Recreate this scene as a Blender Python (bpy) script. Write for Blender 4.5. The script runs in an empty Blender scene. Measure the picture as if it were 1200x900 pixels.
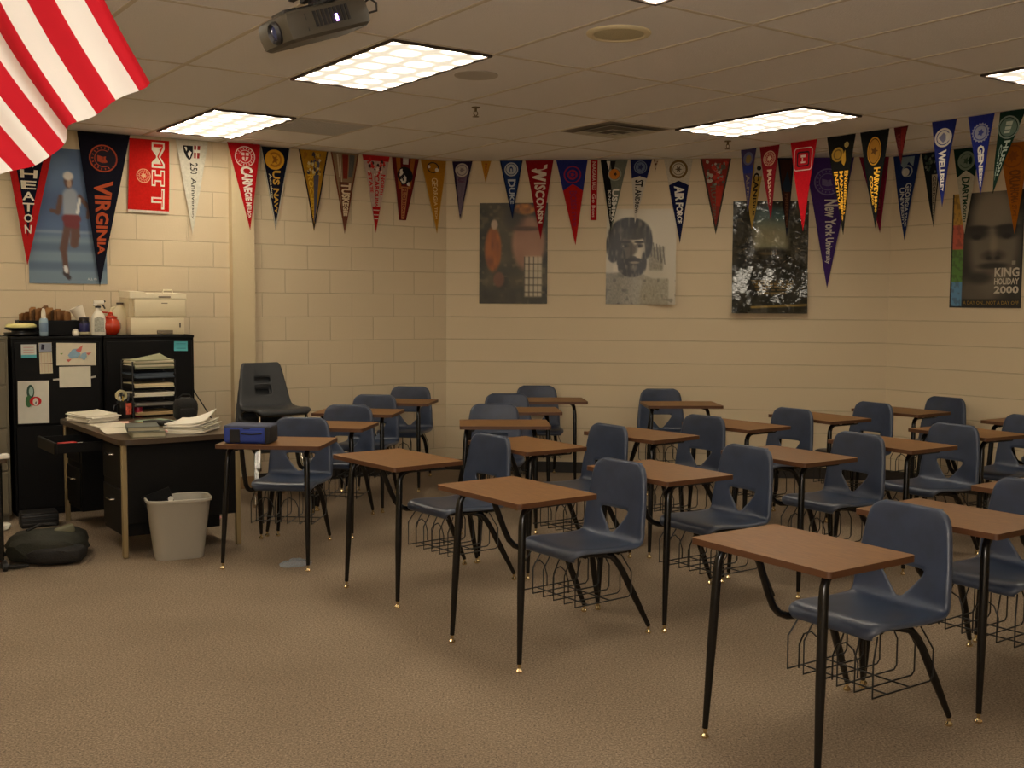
import bpy, bmesh, math, random
from mathutils import Vector, Matrix
random.seed(7)
R = math.radians
PI = math.pi
sc = bpy.context.scene
COL = sc.collection

# ------------------------------------------------------------------ colour / materials
def lin(c):
    return tuple(((v / 255.0) / 12.92 if v / 255.0 <= 0.04045 else (((v / 255.0) + 0.055) / 1.055) ** 2.4) for v in c)

MATS = {}
def mat(name, rgb, rough=0.6, metal=0.0, bump=0.0, bscale=80.0, var=0.0, vscale=8.0, spec=0.5, emis=None, alpha=1.0, coat=0.0):
    if name in MATS:
        return MATS[name]
    m = bpy.data.materials.new(name)
    m.use_nodes = True
    nt = m.node_tree
    b = nt.nodes['Principled BSDF']
    c = lin(rgb)
    b.inputs['Base Color'].default_value = (*c, 1)
    b.inputs['Roughness'].default_value = rough
    b.inputs['Metallic'].default_value = metal
    b.inputs['Specular IOR Level'].default_value = spec
    b.inputs['Coat Weight'].default_value = coat
    b.inputs['Alpha'].default_value = alpha
    if emis:
        b.inputs['Emission Color'].default_value = (*lin(emis[0]), 1)
        b.inputs['Emission Strength'].default_value = emis[1]
    tc = None
    if bump or var:
        tc = nt.nodes.new('ShaderNodeTexCoord')
    if var:
        n = nt.nodes.new('ShaderNodeTexNoise')
        n.inputs['Scale'].default_value = vscale
        n.inputs['Detail'].default_value = 5
        nt.links.new(tc.outputs['Object'], n.inputs['Vector'])
        r = nt.nodes.new('ShaderNodeValToRGB')
        r.color_ramp.elements[0].position = 0.3
        r.color_ramp.elements[1].position = 0.7
        r.color_ramp.elements[0].color = (*[max(0, v * (1 - var)) for v in c], 1)
        r.color_ramp.elements[1].color = (*[min(1, v * (1 + var)) for v in c], 1)
        nt.links.new(n.outputs['Fac'], r.inputs['Fac'])
        nt.links.new(r.outputs['Color'], b.inputs['Base Color'])
    if bump:
        n = nt.nodes.new('ShaderNodeTexNoise')
        n.inputs['Scale'].default_value = bscale
        n.inputs['Detail'].default_value = 3
        nt.links.new(tc.outputs['Object'], n.inputs['Vector'])
        bp = nt.nodes.new('ShaderNodeBump')
        bp.inputs['Strength'].default_value = bump
        bp.inputs['Distance'].default_value = 0.01
        nt.links.new(n.outputs['Fac'], bp.inputs['Height'])
        nt.links.new(bp.outputs['Normal'], b.inputs['Normal'])
    MATS[name] = m
    return m

def felt(rgb):
    rgb = tuple(int(v*.90) for v in rgb)
    return mat('felt_%d_%d_%d' % tuple(rgb), rgb, 0.95, 0, 0.25, 300, 0.10, 60, spec=0.15)
def ink(rgb):
    return mat('print_%d_%d_%d' % tuple(rgb), rgb, 0.8, spec=0.2, var=0.06, vscale=50)
def paper(rgb=(226, 222, 208)):
    return mat('paper_%d_%d_%d' % tuple(rgb), rgb, 0.85, spec=0.2, var=0.03, vscale=20)

def wall_mat(name, rgb, xoff, bw=0.4064):
    m = bpy.data.materials.new(name); m.use_nodes = True
    nt = m.node_tree; b = nt.nodes['Principled BSDF']
    tc = nt.nodes.new('ShaderNodeTexCoord')
    sep = nt.nodes.new('ShaderNodeSeparateXYZ'); nt.links.new(tc.outputs['Object'], sep.inputs[0])
    ad = nt.nodes.new('ShaderNodeMath'); ad.operation = 'ADD'; ad.inputs[1].default_value = xoff
    nt.links.new(sep.outputs['X'], ad.inputs[0])
    cmb = nt.nodes.new('ShaderNodeCombineXYZ')
    nt.links.new(ad.outputs[0], cmb.inputs['X']); nt.links.new(sep.outputs['Z'], cmb.inputs['Y'])
    br = nt.nodes.new('ShaderNodeTexBrick')
    br.inputs['Scale'].default_value = 1.0
    br.inputs['Brick Width'].default_value = bw
    br.inputs['Row Height'].default_value = 0.2032
    br.inputs['Mortar Size'].default_value = 0.0045
    br.inputs['Mortar Smooth'].default_value = 0.35
    br.inputs['Bias'].default_value = 0.0
    c = lin(rgb)
    br.inputs['Color1'].default_value = (*c, 1)
    br.inputs['Color2'].default_value = (*[v * 0.97 for v in c], 1)
    br.inputs['Mortar'].default_value = (*[v * 0.80 for v in c], 1)
    nt.links.new(cmb.outputs[0], br.inputs['Vector'])
    nz = nt.nodes.new('ShaderNodeTexNoise'); nz.inputs['Scale'].default_value = 90; nz.inputs['Detail'].default_value = 4
    nt.links.new(tc.outputs['Object'], nz.inputs['Vector'])
    mx = nt.nodes.new('ShaderNodeMath'); mx.operation = 'MULTIPLY_ADD'
    mx.inputs[1].default_value = -1.0
    nt.links.new(br.outputs['Fac'], mx.inputs[0])
    ns = nt.nodes.new('ShaderNodeMath'); ns.operation = 'MULTIPLY'; ns.inputs[1].default_value = 0.25
    nt.links.new(nz.outputs['Fac'], ns.inputs[0]); nt.links.new(ns.outputs[0], mx.inputs[2])
    bp = nt.nodes.new('ShaderNodeBump'); bp.inputs['Strength'].default_value = 0.75; bp.inputs['Distance'].default_value = 0.006
    nt.links.new(mx.outputs[0], bp.inputs['Height']); nt.links.new(bp.outputs['Normal'], b.inputs['Normal'])
    nt.links.new(br.outputs['Color'], b.inputs['Base Color'])
    b.inputs['Roughness'].default_value = 0.55
    b.inputs['Specular IOR Level'].default_value = 0.3
    return m

def carpet_mat():
    m = bpy.data.materials.new('carpet'); m.use_nodes = True
    nt = m.node_tree; b = nt.nodes['Principled BSDF']
    tc = nt.nodes.new('ShaderNodeTexCoord')
    n1 = nt.nodes.new('ShaderNodeTexNoise'); n1.inputs['Scale'].default_value = 115; n1.inputs['Detail'].default_value = 6; n1.inputs['Roughness'].default_value = 0.8
    n2 = nt.nodes.new('ShaderNodeTexNoise'); n2.inputs['Scale'].default_value = 1.6; n2.inputs['Detail'].default_value = 5
    for n in (n1, n2): nt.links.new(tc.outputs['Object'], n.inputs['Vector'])
    r = nt.nodes.new('ShaderNodeValToRGB')
    r.color_ramp.elements[0].position = 0.36; r.color_ramp.elements[1].position = 0.64
    r.color_ramp.elements[0].color = (*lin((80, 70, 58)), 1); r.color_ramp.elements[1].color = (*lin((176, 156, 132)), 1)
    nt.links.new(n1.outputs['Fac'], r.inputs['Fac'])
    mxs = nt.nodes.new('ShaderNodeMix'); mxs.data_type = 'RGBA'; mxs.blend_type = 'MULTIPLY'; mxs.inputs['Factor'].default_value = 0.5
    r2 = nt.nodes.new('ShaderNodeValToRGB'); r2.color_ramp.elements[0].position = 0.3; r2.color_ramp.elements[1].position = 0.7
    r2.color_ramp.elements[0].color = (0.72, 0.70, 0.68, 1); r2.color_ramp.elements[1].color = (1, 1, 1, 1)
    nt.links.new(n2.outputs['Fac'], r2.inputs['Fac'])
    nt.links.new(r.outputs['Color'], mxs.inputs[6]); nt.links.new(r2.outputs['Color'], mxs.inputs[7])
    nt.links.new(mxs.outputs[2], b.inputs['Base Color'])
    bp = nt.nodes.new('ShaderNodeBump'); bp.inputs['Strength'].default_value = 0.4; bp.inputs['Distance'].default_value = 0.004
    nt.links.new(n1.outputs['Fac'], bp.inputs['Height']); nt.links.new(bp.outputs['Normal'], b.inputs['Normal'])
    b.inputs['Roughness'].default_value = 0.95; b.inputs['Specular IOR Level'].default_value = 0.1
    return m

def lens_mat(strength):
    # acrylic lens over fluorescent tubes: bright blotches where the tubes and prisms line up
    m = bpy.data.materials.new('lamp_lens'); m.use_nodes = True
    nt = m.node_tree; b = nt.nodes['Principled BSDF']
    b.inputs['Base Color'].default_value = (0.8, 0.8, 0.75, 1); b.inputs['Roughness'].default_value = 0.4
    tc = nt.nodes.new('ShaderNodeTexCoord'); sep = nt.nodes.new('ShaderNodeSeparateXYZ')
    nt.links.new(tc.outputs['Object'], sep.inputs[0])
    def wave(sock, k, ph):
        a = nt.nodes.new('ShaderNodeMath'); a.operation = 'MULTIPLY_ADD'; a.inputs[1].default_value = k; a.inputs[2].default_value = ph
        nt.links.new(sock, a.inputs[0])
        s = nt.nodes.new('ShaderNodeMath'); s.operation = 'COSINE'; nt.links.new(a.outputs[0], s.inputs[0])
        t = nt.nodes.new('ShaderNodeMath'); t.operation = 'MULTIPLY_ADD'; t.inputs[1].default_value = 0.5; t.inputs[2].default_value = 0.5
        nt.links.new(s.outputs[0], t.inputs[0]); return t.outputs[0]
    wx = wave(sep.outputs['X'], 2 * PI / 0.19, 0.0)
    wy = wave(sep.outputs['Y'], 2 * PI / 0.19, PI)
    mu = nt.nodes.new('ShaderNodeMath'); mu.operation = 'MULTIPLY'
    nt.links.new(wx, mu.inputs[0]); nt.links.new(wy, mu.inputs[1])
    pw = nt.nodes.new('ShaderNodeMath'); pw.operation = 'POWER'; pw.inputs[1].default_value = 2.2
    nt.links.new(mu.outputs[0], pw.inputs[0])
    st = nt.nodes.new('ShaderNodeMath'); st.operation = 'MULTIPLY_ADD'
    st.inputs[1].default_value = strength * 5.4; st.inputs[2].default_value = 0.34
    nt.links.new(pw.outputs[0], st.inputs[0])
    nt.links.new(st.outputs[0], b.inputs['Emission Strength'])
    b.inputs['Emission Color'].default_value = (1.0, 0.885, 0.70, 1)
    return m

# ------------------------------------------------------------------ mesh builder
class MB:
    def __init__(s):
        s.v = []; s.f = []; s.mi = []; s.sm = []
    def add(s, verts, faces, mi=0, smooth=False):
        o = len(s.v); s.v += [tuple(p) for p in verts]
        for f in faces:
            s.f.append([i + o for i in f]); s.mi.append(mi); s.sm.append(smooth)
    def box(s, c, d, rz=0, mi=0, M=None):
        x, y, z = d[0] / 2, d[1] / 2, d[2] / 2
        cr, sr = math.cos(rz), math.sin(rz)
        vs = []
        for a, b, e in ((-x,-y,-z),(x,-y,-z),(x,y,-z),(-x,y,-z),(-x,-y,z),(x,-y,z),(x,y,z),(-x,y,z)):
            p = Vector((a * cr - b * sr, a * sr + b * cr, e))
            if M is not None: p = M @ Vector((a, b, e))
            vs.append((p[0] + c[0], p[1] + c[1], p[2] + c[2]))
        s.add(vs, [(0,3,2,1),(4,5,6,7),(0,1,5,4),(1,2,6,5),(2,3,7,6),(3,0,4,7)], mi)
        return s
    def rbox(s, c, d, r=0.01, seg=2, rz=0, mi=0, M=None):
        bm = bmesh.new(); bmesh.ops.create_cube(bm, size=1)
        bmesh.ops.scale(bm, vec=d, verts=bm.verts)
        bmesh.ops.bevel(bm, geom=bm.edges[:], offset=min(r, min(d) * 0.49), segments=seg, profile=0.5, affect='EDGES')
        if M is not None: bmesh.ops.transform(bm, matrix=M.to_4x4(), verts=bm.verts)
        elif rz: bmesh.ops.rotate(bm, cent=(0,0,0), matrix=Matrix.Rotation(rz, 3, 'Z'), verts=bm.verts)
        bm.verts.index_update()
        s.add([(v.co.x + c[0], v.co.y + c[1], v.co.z + c[2]) for v in bm.verts], [[v.index for v in f.verts] for f in bm.faces], mi, True)
        bm.free(); return s
    def tube(s, path, r, seg=10, mi=0, caps=True):
        P = [Vector(p) for p in path]; n = len(P)
        rr = r if isinstance(r, (list, tuple)) else [r] * n
        rings = []; prev = None
        for i in range(n):
            t = (P[min(i + 1, n - 1)] - P[max(i - 1, 0)]).normalized()
            if prev is None:
                a = Vector((0, 0, 1)) if abs(t.z) < 0.9 else Vector((1, 0, 0))
                u = t.cross(a).normalized()
            else:
                u = (prev - t * prev.dot(t)).normalized()
            prev = u; w = t.cross(u)
            rings.append([P[i] + (u * math.cos(2*PI*k/seg) + w * math.sin(2*PI*k/seg)) * rr[i] for k in range(seg)])
        vs = [p for g in rings for p in g]; fs = []
        for i in range(n - 1):
            for k in range(seg):
                a = i*seg + k; b = i*seg + (k+1) % seg
                fs.append((a, b, b + seg, a + seg))
        if caps:
            fs.append(list(range(seg))[::-1]); fs.append([(n-1)*seg + k for k in range(seg)])
        s.add(vs, fs, mi, True); return s
    def lathe(s, prof, seg=24, c=(0,0,0), mi=0, sx=1, sy=1, M=None):
        vs = []; fs = []
        n = len(prof)
        for r, z in prof:
            for k in range(seg):
                p = Vector((r*sx*math.cos(2*PI*k/seg), r*sy*math.sin(2*PI*k/seg), z))
                if M is not None: p = M @ p
                vs.append(p + Vector(c))
        for i in range(n-1):
            for k in range(seg):
                a = i*seg+k; b = i*seg+(k+1) % seg
                fs.append((a, b, b+seg, a+seg))
        fs.append(list(range(seg))[::-1]); fs.append([(n-1)*seg+k for k in range(seg)])
        s.add(vs, fs, mi, True); return s
    def prism(s, poly, z0, z1, mi=0, mside=None, smooth=False):
        n = len(poly)
        vs = [(x, y, z0) for x, y in poly] + [(x, y, z1) for x, y in poly]
        s.add(vs, [list(range(n))[::-1], list(range(n, 2*n))], mi)
        o = len(s.v) - 2*n
        for i in range(n):
            s.f.append([o+i, o+(i+1) % n, o+n+(i+1) % n, o+n+i]); s.mi.append(mi if mside is None else mside); s.sm.append(smooth)
        return s
    def build(s, name, mats, parent=None, loc=None, rz=0, angle=40):
        me = bpy.data.meshes.new(name)
        me.from_pydata([tuple(v) for v in s.v], [], s.f)
        if not isinstance(mats, (list, tuple)): mats = [mats]
        for m in mats: me.materials.append(m)
        me.polygons.foreach_set('material_index', s.mi)
        me.polygons.foreach_set('use_smooth', s.sm)
        me.update()
        if any(s.sm): me.set_sharp_from_angle(angle=R(angle))
        o = bpy.data.objects.new(name, me); COL.objects.link(o)
        if parent is not None: o.parent = parent
        if loc is not None: o.location = loc
        if rz: o.rotation_euler = (0, 0, rz)
        return o

def tag(o, label=None, cat=None, group=None, kind=None):
    if label: o['label'] = label
    if cat: o['category'] = cat
    if group: o['group'] = group
    if kind: o['kind'] = kind
    return o
def empty(name, loc, rz=0, label=None, cat=None, group=None):
    o = bpy.data.objects.new(name, None); COL.objects.link(o)
    o.location = loc; o.rotation_euler = (0, 0, rz); o.empty_display_size = 0.1
    return tag(o, label, cat, group)
def kids(o): return [c for c in COL.objects if c.parent == o]
def copy_tree(o, parent=None):
    c = o.copy(); COL.objects.link(c)
    if parent is not None: c.parent = parent
    for ch in kids(o): copy_tree(ch, c)
    return c
def rrect(x0, y0, x1, y1, r, n=4):
    out = []
    for cx, cy, a0 in ((x1-r, y1-r, 0), (x0+r, y1-r, 90), (x0+r, y0+r, 180), (x1-r, y0+r, 270)):
        for k in range(n+1):
            a = R(a0 + 90*k/n); out.append((cx + r*math.cos(a), cy + r*math.sin(a)))
    return out

# ------------------------------------------------------------------ room frame (metres, floor z=0)
CH = 2.845
c1 = Vector((-0.6106, 10.1934)); aL, aB, aR, aG = 0.5552, -0.12574, -0.93613, 0.618
def dirv(a): return Vector((math.cos(a), math.sin(a)))
c2 = c1 + dirv(aB) * 3.9449
gB = dirv(aG); gA = Vector((math.sin(aG), -math.cos(aG)))
G0 = Vector((0.8929, 6.5498))                       # ceiling grid node (4,1)
def grid(i, j): return G0 + gB * (i-4) * 0.6096 + gA * (1-j) * 1.2192
FR = {'L': (c1, aL), 'B': (c1, aB), 'R': (c2, aR), 'C': (grid(8, 1), aG - PI/2)}
def wp(w, s, off=0.0, z=0.0):
    o, a = FR[w]; p = o + dirv(a)*s + Vector((math.sin(a), -math.cos(a)))*off
    return Vector((p.x, p.y, z))
LW = 5.63
p_l = c1 - dirv(aL) * LW
p_f = p_l + dirv(aG - PI/2) * 10.6
p_r = c2 + dirv(aR) * 9.2
ROOM = [p_l, c1, c2, p_r, p_f]                      # clockwise

WALLRGB = (210, 192, 160)
def wall(name, a, b, m, origin=None):
    d = (b - a); ang = math.atan2(d.y, d.x); L = d.length
    o0 = origin if origin is not None else a
    sh = (a - o0).dot(d.normalized())
    mb = MB(); mb.box((sh + L/2, 0.075, CH/2), (L, 0.15, CH))
    o = mb.build(name, m, None, (o0.x, o0.y, 0), ang)
    return tag(o, kind='structure')
wall('wall_left', p_l, c1, wall_mat('block_left', WALLRGB, -0.2766), c1)
wall('wall_back', c1, c2, wall_mat('block_back', WALLRGB, 1.0, 12.0))
wall('wall_right', c2, p_r, wall_mat('block_right', WALLRGB, 1.0, 24.0))
wall('wall_rear', p_r, p_f, wall_mat('block_rear', WALLRGB, 0.0))
wall('wall_front', p_f, p_l, wall_mat('block_front', WALLRGB, 0.1))
mb = MB(); mb.prism([(p.x, p.y) for p in ROOM][::-1], -0.1, 0.0)
tag(mb.build('floor', carpet_mat()), kind='structure')
ceil_m = mat('ceiling_tile', (236, 234, 232), 0.95, 0, 0.35, 160, 0.05, 220, spec=0.1)
mb = MB(); mb.prism([(p.x, p.y) for p in ROOM][::-1], CH, CH + 0.1)
tag(mb.build('ceiling', ceil_m), kind='structure')

def clip_line(p, d):
    t0, t1 = -50, 50
    n = len(ROOM)
    for k in range(n):
        a, b = ROOM[k], ROOM[(k+1) % n]
        e = b - a; nn = Vector((e.y, -e.x))
        den = nn.dot(d); num = nn.dot(a - p)
        if abs(den) < 1e-9: continue
        t = -0
        t = num / den
        # inside: nn.(x-a) >= 0 for clockwise polygon
        if den > 0: t0 = max(t0, t)
        else: t1 = min(t1, t)
    return t0, t1
mb = MB()
for i in range(-14, 12):
    p = grid(i, 1); t0, t1 = clip_line(p, gA)
    if t1 - t0 > 0.05:
        c = p + gA*(t0+t1)/2; mb.box((c.x, c.y, CH - 0.0015), (t1-t0, 0.022, 0.005), aG - PI/2)
for j in range(-8, 8):
    p = grid(4, j); t0, t1 = clip_line(p, gB)
    if t1 - t0 > 0.05:
        c = p + gB*(t0+t1)/2; mb.box((c.x, c.y, CH - 0.001), (t1-t0, 0.022, 0.004), aG)
tag(mb.build('trim_1', mat('tee_bar', (206, 196, 178), 0.6, spec=0.3)), kind='structure')
# pilaster on the left wall and the vinyl base
ctr = (-2.03 - 1.845)/2
p = wp('L', ctr, 0.045)
mb = MB(); mb.box((0, 0, CH/2), (0.185, 0.09, CH))
tag(mb.build('trim_2', mat('pilaster_paint', (206, 188, 152), 0.5, 0, 0.1, 60, spec=0.3), None, (p.x, p.y, 0), aL), kind='structure')
base_m = mat('vinyl_base', (40, 34, 28), 0.5)
def baseboard(name, w, s0, s1, m=base_m, off=0.0):
    mb = MB(); mb.rbox((0, 0, 0.05), (s1-s0, 0.012, 0.10), 0.004, 1)
    p = wp(w, (s0+s1)/2, 0.006 + off); tag(mb.build(name, m, None, (p.x, p.y, 0), FR[w][1]), kind='structure')
baseboard('baseboard_left', 'L', -LW, -2.035); baseboard('baseboard_pilaster', 'L', -2.035, -1.84, mat('tan_base', (150, 118, 76), 0.5), 0.09)
baseboard('baseboard_corner', 'L', -1.84, 0.0); baseboard('baseboard_back', 'B', 0.0, 3.94); baseboard('baseboard_right', 'R', 0.0, 9.2)

# ------------------------------------------------------------------ ceiling lights
LENS = lens_mat(LIGHT := 5.2)
frame_m = mat('lamp_frame', (60, 46, 38), 0.5)
def ceiling_light(i, j, label):
    c = (grid(i, j) + grid(i+1, j+1)) / 2
    t = empty('ceiling_light', (c.x, c.y, CH), aG - PI/2, label, 'ceiling light', 'recessed fluorescent ceiling lights')
    mb = MB()
    for sx, sy, dx, dy in ((0, .292, 1.20, .018), (0, -.292, 1.20, .018), (.591, 0, .018, .57), (-.591, 0, .018, .57)):
        mb.rbox((sx, sy, -0.008), (dx, dy, 0.016), 0.003, 1)
    mb.build('lamp_frame', frame_m, t)
    mb = MB(); mb.box((0, 0, -0.006), (1.16, 0.565, 0.006))
    o = mb.build('lamp_lens', LENS, t); o['label'] = 'glowing white prismatic lens'
    return t
ceiling_light(1, 1, 'largest bright ceiling light, the one beside the hanging projector')
ceiling_light(1, 3, 'bright ceiling light close to the left wall above the white pennant')
ceiling_light(6, 1, 'bright ceiling light above the row of pennants hung from the ceiling')
ceiling_light(6, -1, 'bright ceiling light cut off by the right edge of the photo')
for i, j, lb in ((1, -1, 'ceiling light over the middle of the room in front of the projector'),
                 (-3, 1, 'ceiling light over the front aisle near the front wall'),
                 (-3, -1, 'ceiling light right above the striped flag'),
                 (-3, 3, 'ceiling light over the front left corner of the room')):
    ceiling_light(i, j, lb)

# ceiling speaker, flush grille, sprinklers, air vents
def at_ceiling(name, xy, label, cat, group=None): return empty(name, (xy[0], xy[1], CH), aG, label, cat, group)
white_pl = mat('cream_plastic', (226, 214, 178), 0.5)
grey_gr = mat('grille_grey', (150, 142, 130), 0.7)
t = at_ceiling('ceiling_speaker', (0.50, 5.37), 'round cream ceiling speaker with a raised rim, near the top centre', 'speaker')
MB().lathe([(0.0, 0), (0.155, 0), (0.155, -0.006), (0.148, -0.012), (0.128, -0.013), (0.122, -0.008), (0.0, -0.008)], 40).build('rim', white_pl, t)
g = MB(); g.lathe([(0.0, -0.0085), (0.120, -0.0085), (0.10, -0.012), (0.0, -0.013)], 36); g.build('grille', mat('cream_grille', (196, 186, 150), 0.6, 0, 0.5, 400), t)
t = at_ceiling('ceiling_speaker', (-0.214, 6.374), 'round flush grey ceiling speaker beside the brightest ceiling light', 'speaker')
MB().lathe([(0.0, 0), (0.125, 0), (0.125, -0.004), (0.0, -0.006)], 36).build('grille', mat('speaker_grey', (196, 190, 180), 0.8, 0, 0.5, 400), t)
def sprinkler(xy, label):
    t = at_ceiling('sprinkler', xy, label, 'sprinkler', 'ceiling sprinklers')
    br = mat('sprinkler_brass', (110, 92, 60), 0.4, 0.8)
    MB().lathe([(0.0, 0), (0.028, 0), (0.026, -0.006), (0.0, -0.008)], 20).build('escutcheon', br, t)
    m = MB(); m.tube([(0,0,-0.005), (0,0,-0.03)], 0.008); m.tube([(-.012,0,-.028), (-.016,0,-.045), (0,0,-.062)], .003, 6); m.tube([(.012,0,-.028), (.016,0,-.045), (0,0,-.062)], .003, 6)
    m.build('frame', br, t)
    MB().lathe([(0.0, -0.060), (0.022, -0.062), (0.022, -0.065), (0.0, -0.066)], 12).build('deflector', br, t)
sprinkler((-0.251, 7.40), 'small brass sprinkler on the ceiling beyond the flush grey speaker')
sprinkler((1.70, 8.85), 'small brass sprinkler on the ceiling above the grey and red pennant')
# square supply diffuser of nested frames
c = (grid(5, 2) + grid(6, 2)) / 2 - gA * 0.31
t = at_ceiling('air_diffuser', c, 'square stepped air diffuser in the ceiling left of the far lamp', 'air vent')
m = MB(); vm = mat('vent_metal', (196, 188, 170), 0.5)
for k, (h, z) in enumerate(((.295, -.004), (.225, -.020), (.155, -.034), (.085, -.046))):
    w2 = 0.05
    for ang in range(4):
        Mx = Matrix.Rotation(ang*PI/2, 3, 'Z')
        vs = [Mx @ Vector(v) for v in ((-h, -h, z), (h, -h, z), (h-w2, -h+w2, z+0.014), (-h+w2, -h+w2, z+0.014), (-h, -h, z+.003), (h, -h, z+.003), (h-w2, -h+w2, z+.017), (-h+w2, -h+w2, z+.017))]
        m.add(vs, [(0,1,2,3), (7,6,5,4), (0,4,5,1), (2,6,7,3)])
m.build('louvre', vm, t)
m = MB(); m.box((0, 0, -0.0015), (.58, .58, .003)); m.build('duct_opening', mat('vent_dark', (128, 120, 108), 0.9), t)
m = MB(); m.box((0, 0, -0.047), (.09, .09, .004)); m.build('centre_plate', vm, t)
def return_vent(c, sx, sy, label):
    t = at_ceiling('return_vent', c, label, 'air vent')
    m = MB(); m.box((0, 0, -0.002), (sx, sy, .003)); m.build('backing', mat('vent_back', (172, 168, 160), 0.9), t)
    m = MB()
    for x, y, a, b in ((0, sy/2-.012, sx, .024), (0, -sy/2+.012, sx, .024), (sx/2-.012, 0, .024, sy), (-sx/2+.012, 0, .024, sy)):
        m.box((x, y, -.006), (a, b, .010))
    m.build('frame', mat('vent_frame', (206, 198, 184), 0.6), t)
    m = MB(); n = int(sx / 0.025)
    for k in range(1, n):
        m.box((-sx/2 + k*sx/n, 0, -.0055), (0.005, sy - .04, .006))
    n = int(sy / 0.025)
    for k in range(1, n):
        m.box((0, -sy/2 + k*sy/n, -.0050), (sx - .04, 0.005, .006))
    m.build('grid', mat('vent_grid', (196, 192, 184), 0.7), t)
return_vent((grid(2, 3) + grid(3, 3))/2 - gA*0.305, 0.585, 0.585, 'grey square return air grille in the ceiling next to the left lamp')
return_vent((grid(-1, 3) + grid(0, 3))/2 + gA*0.10, 0.55, 0.35, 'grey air grille in the ceiling half hidden by the flag')

# ------------------------------------------------------------------ projector
def projector():
    pr = mat('projector_body', (66, 60, 48), 0.45); dk = mat('projector_dark', (24, 22, 22), 0.5)
    ZP = 2.478
    t = empty('projector', (-0.665, 3.75, ZP), aG, 'dark grey projector hanging from a black ceiling mount beside the big lamp', 'projector')
    tilt = R(-20)                                    # nose (local -x, towards the front wall) tipped down
    def tipped(o): o.rotation_euler = (0, tilt, 0); return o
    m = MB()
    prof = [(-.165, -.075), (-.150, -.108), (-.10, -.120), (.11, -.120), (.15, -.108), (.168, -.07), (.168, .09), (.14, .12), (-.14, .12), (-.165, .09)]
    n = len(prof)
    lev = [(-.050, .90), (-.040, .975), (-.01, 1.0), (.025, .99), (.040, .95), (.046, .88)]
    vs = []
    for z, k in lev: vs += [(x*k, y*k, z) for x, y in prof]
    fs = [list(range(n))[::-1], [(len(lev)-1)*n + i for i in range(n)]]
    for l in range(len(lev)-1):
        for i in range(n): fs.append((l*n+i, l*n+(i+1) % n, (l+1)*n+(i+1) % n, (l+1)*n+i))
    m.add(vs, fs, 0, True); tipped(m.build('body', pr, t, angle=30))
    m = MB(); Mx = Matrix.Rotation(-PI/2, 3, 'Y')
    m.lathe([(0, 0), (.036, 0), (.038, .012), (.031, .022), (.026, .014), (0, .012)], 24, (-.158, -.040, -.004), M=Mx); tipped(m.build('lens_ring', dk, t))
    m = MB(); m.lathe([(0, 0), (.025, .0), (.014, .007), (0, .009)], 20, (-.171, -.040, -.004), M=Mx); tipped(m.build('lens', mat('lens_glass', (40, 50, 90), 0.05, 0, spec=1.0), t))
    m = MB()
    for k in range(9): m.box((-.055 + k*.0150, -.1195, .004), (.009, .005, .050))
    tipped(m.build('vent', dk, t))
    m = MB(); m.rbox((-.088, -.1165, .0), (.006, .006, .056), .002, 1); tipped(m.build('panel_seam', dk, t))
    m = MB(); m.rbox((.020, -.1225, -.006), (.008, .003, .022), .001, 1); tipped(m.build('lamp_glow', mat('lamp_glow', (190, 150, 255), .5, emis=((170, 120, 255), 14)), t))
    m = MB(); m.tube([(.150, -.07, .02), (.185, -.08, .030), (.202, -.085, .012), (.198, -.08, -.012), (.158, -.07, -.012)], .004, 6); tipped(m.build('cable', dk, t))
    m = MB()
    for x, y, a, b in ((-.03, 0, .20, .03), (0, -.07, .03, .10), (0, .07, .03, .10), (.08, -.02, .02, .16), (-.10, .02, .05, .10)):
        m.rbox((x, y, .058 + .36*x), (a, b, .014), .003, 1, M=Matrix.Rotation(tilt, 3, 'Y'))
    m.tube([(0, 0, .05), (0, 0, CH - ZP)], .022, 14); m.lathe([(0, CH-ZP-.012), (.07, CH-ZP-.012), (.07, CH-ZP), (0, CH-ZP)], 24)
    for k in range(4): m.box((-.06 + .04*k, .0, .092), (.018, .11, .036))
    m.build('ceiling_mount', dk, t)
projector()

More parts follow.
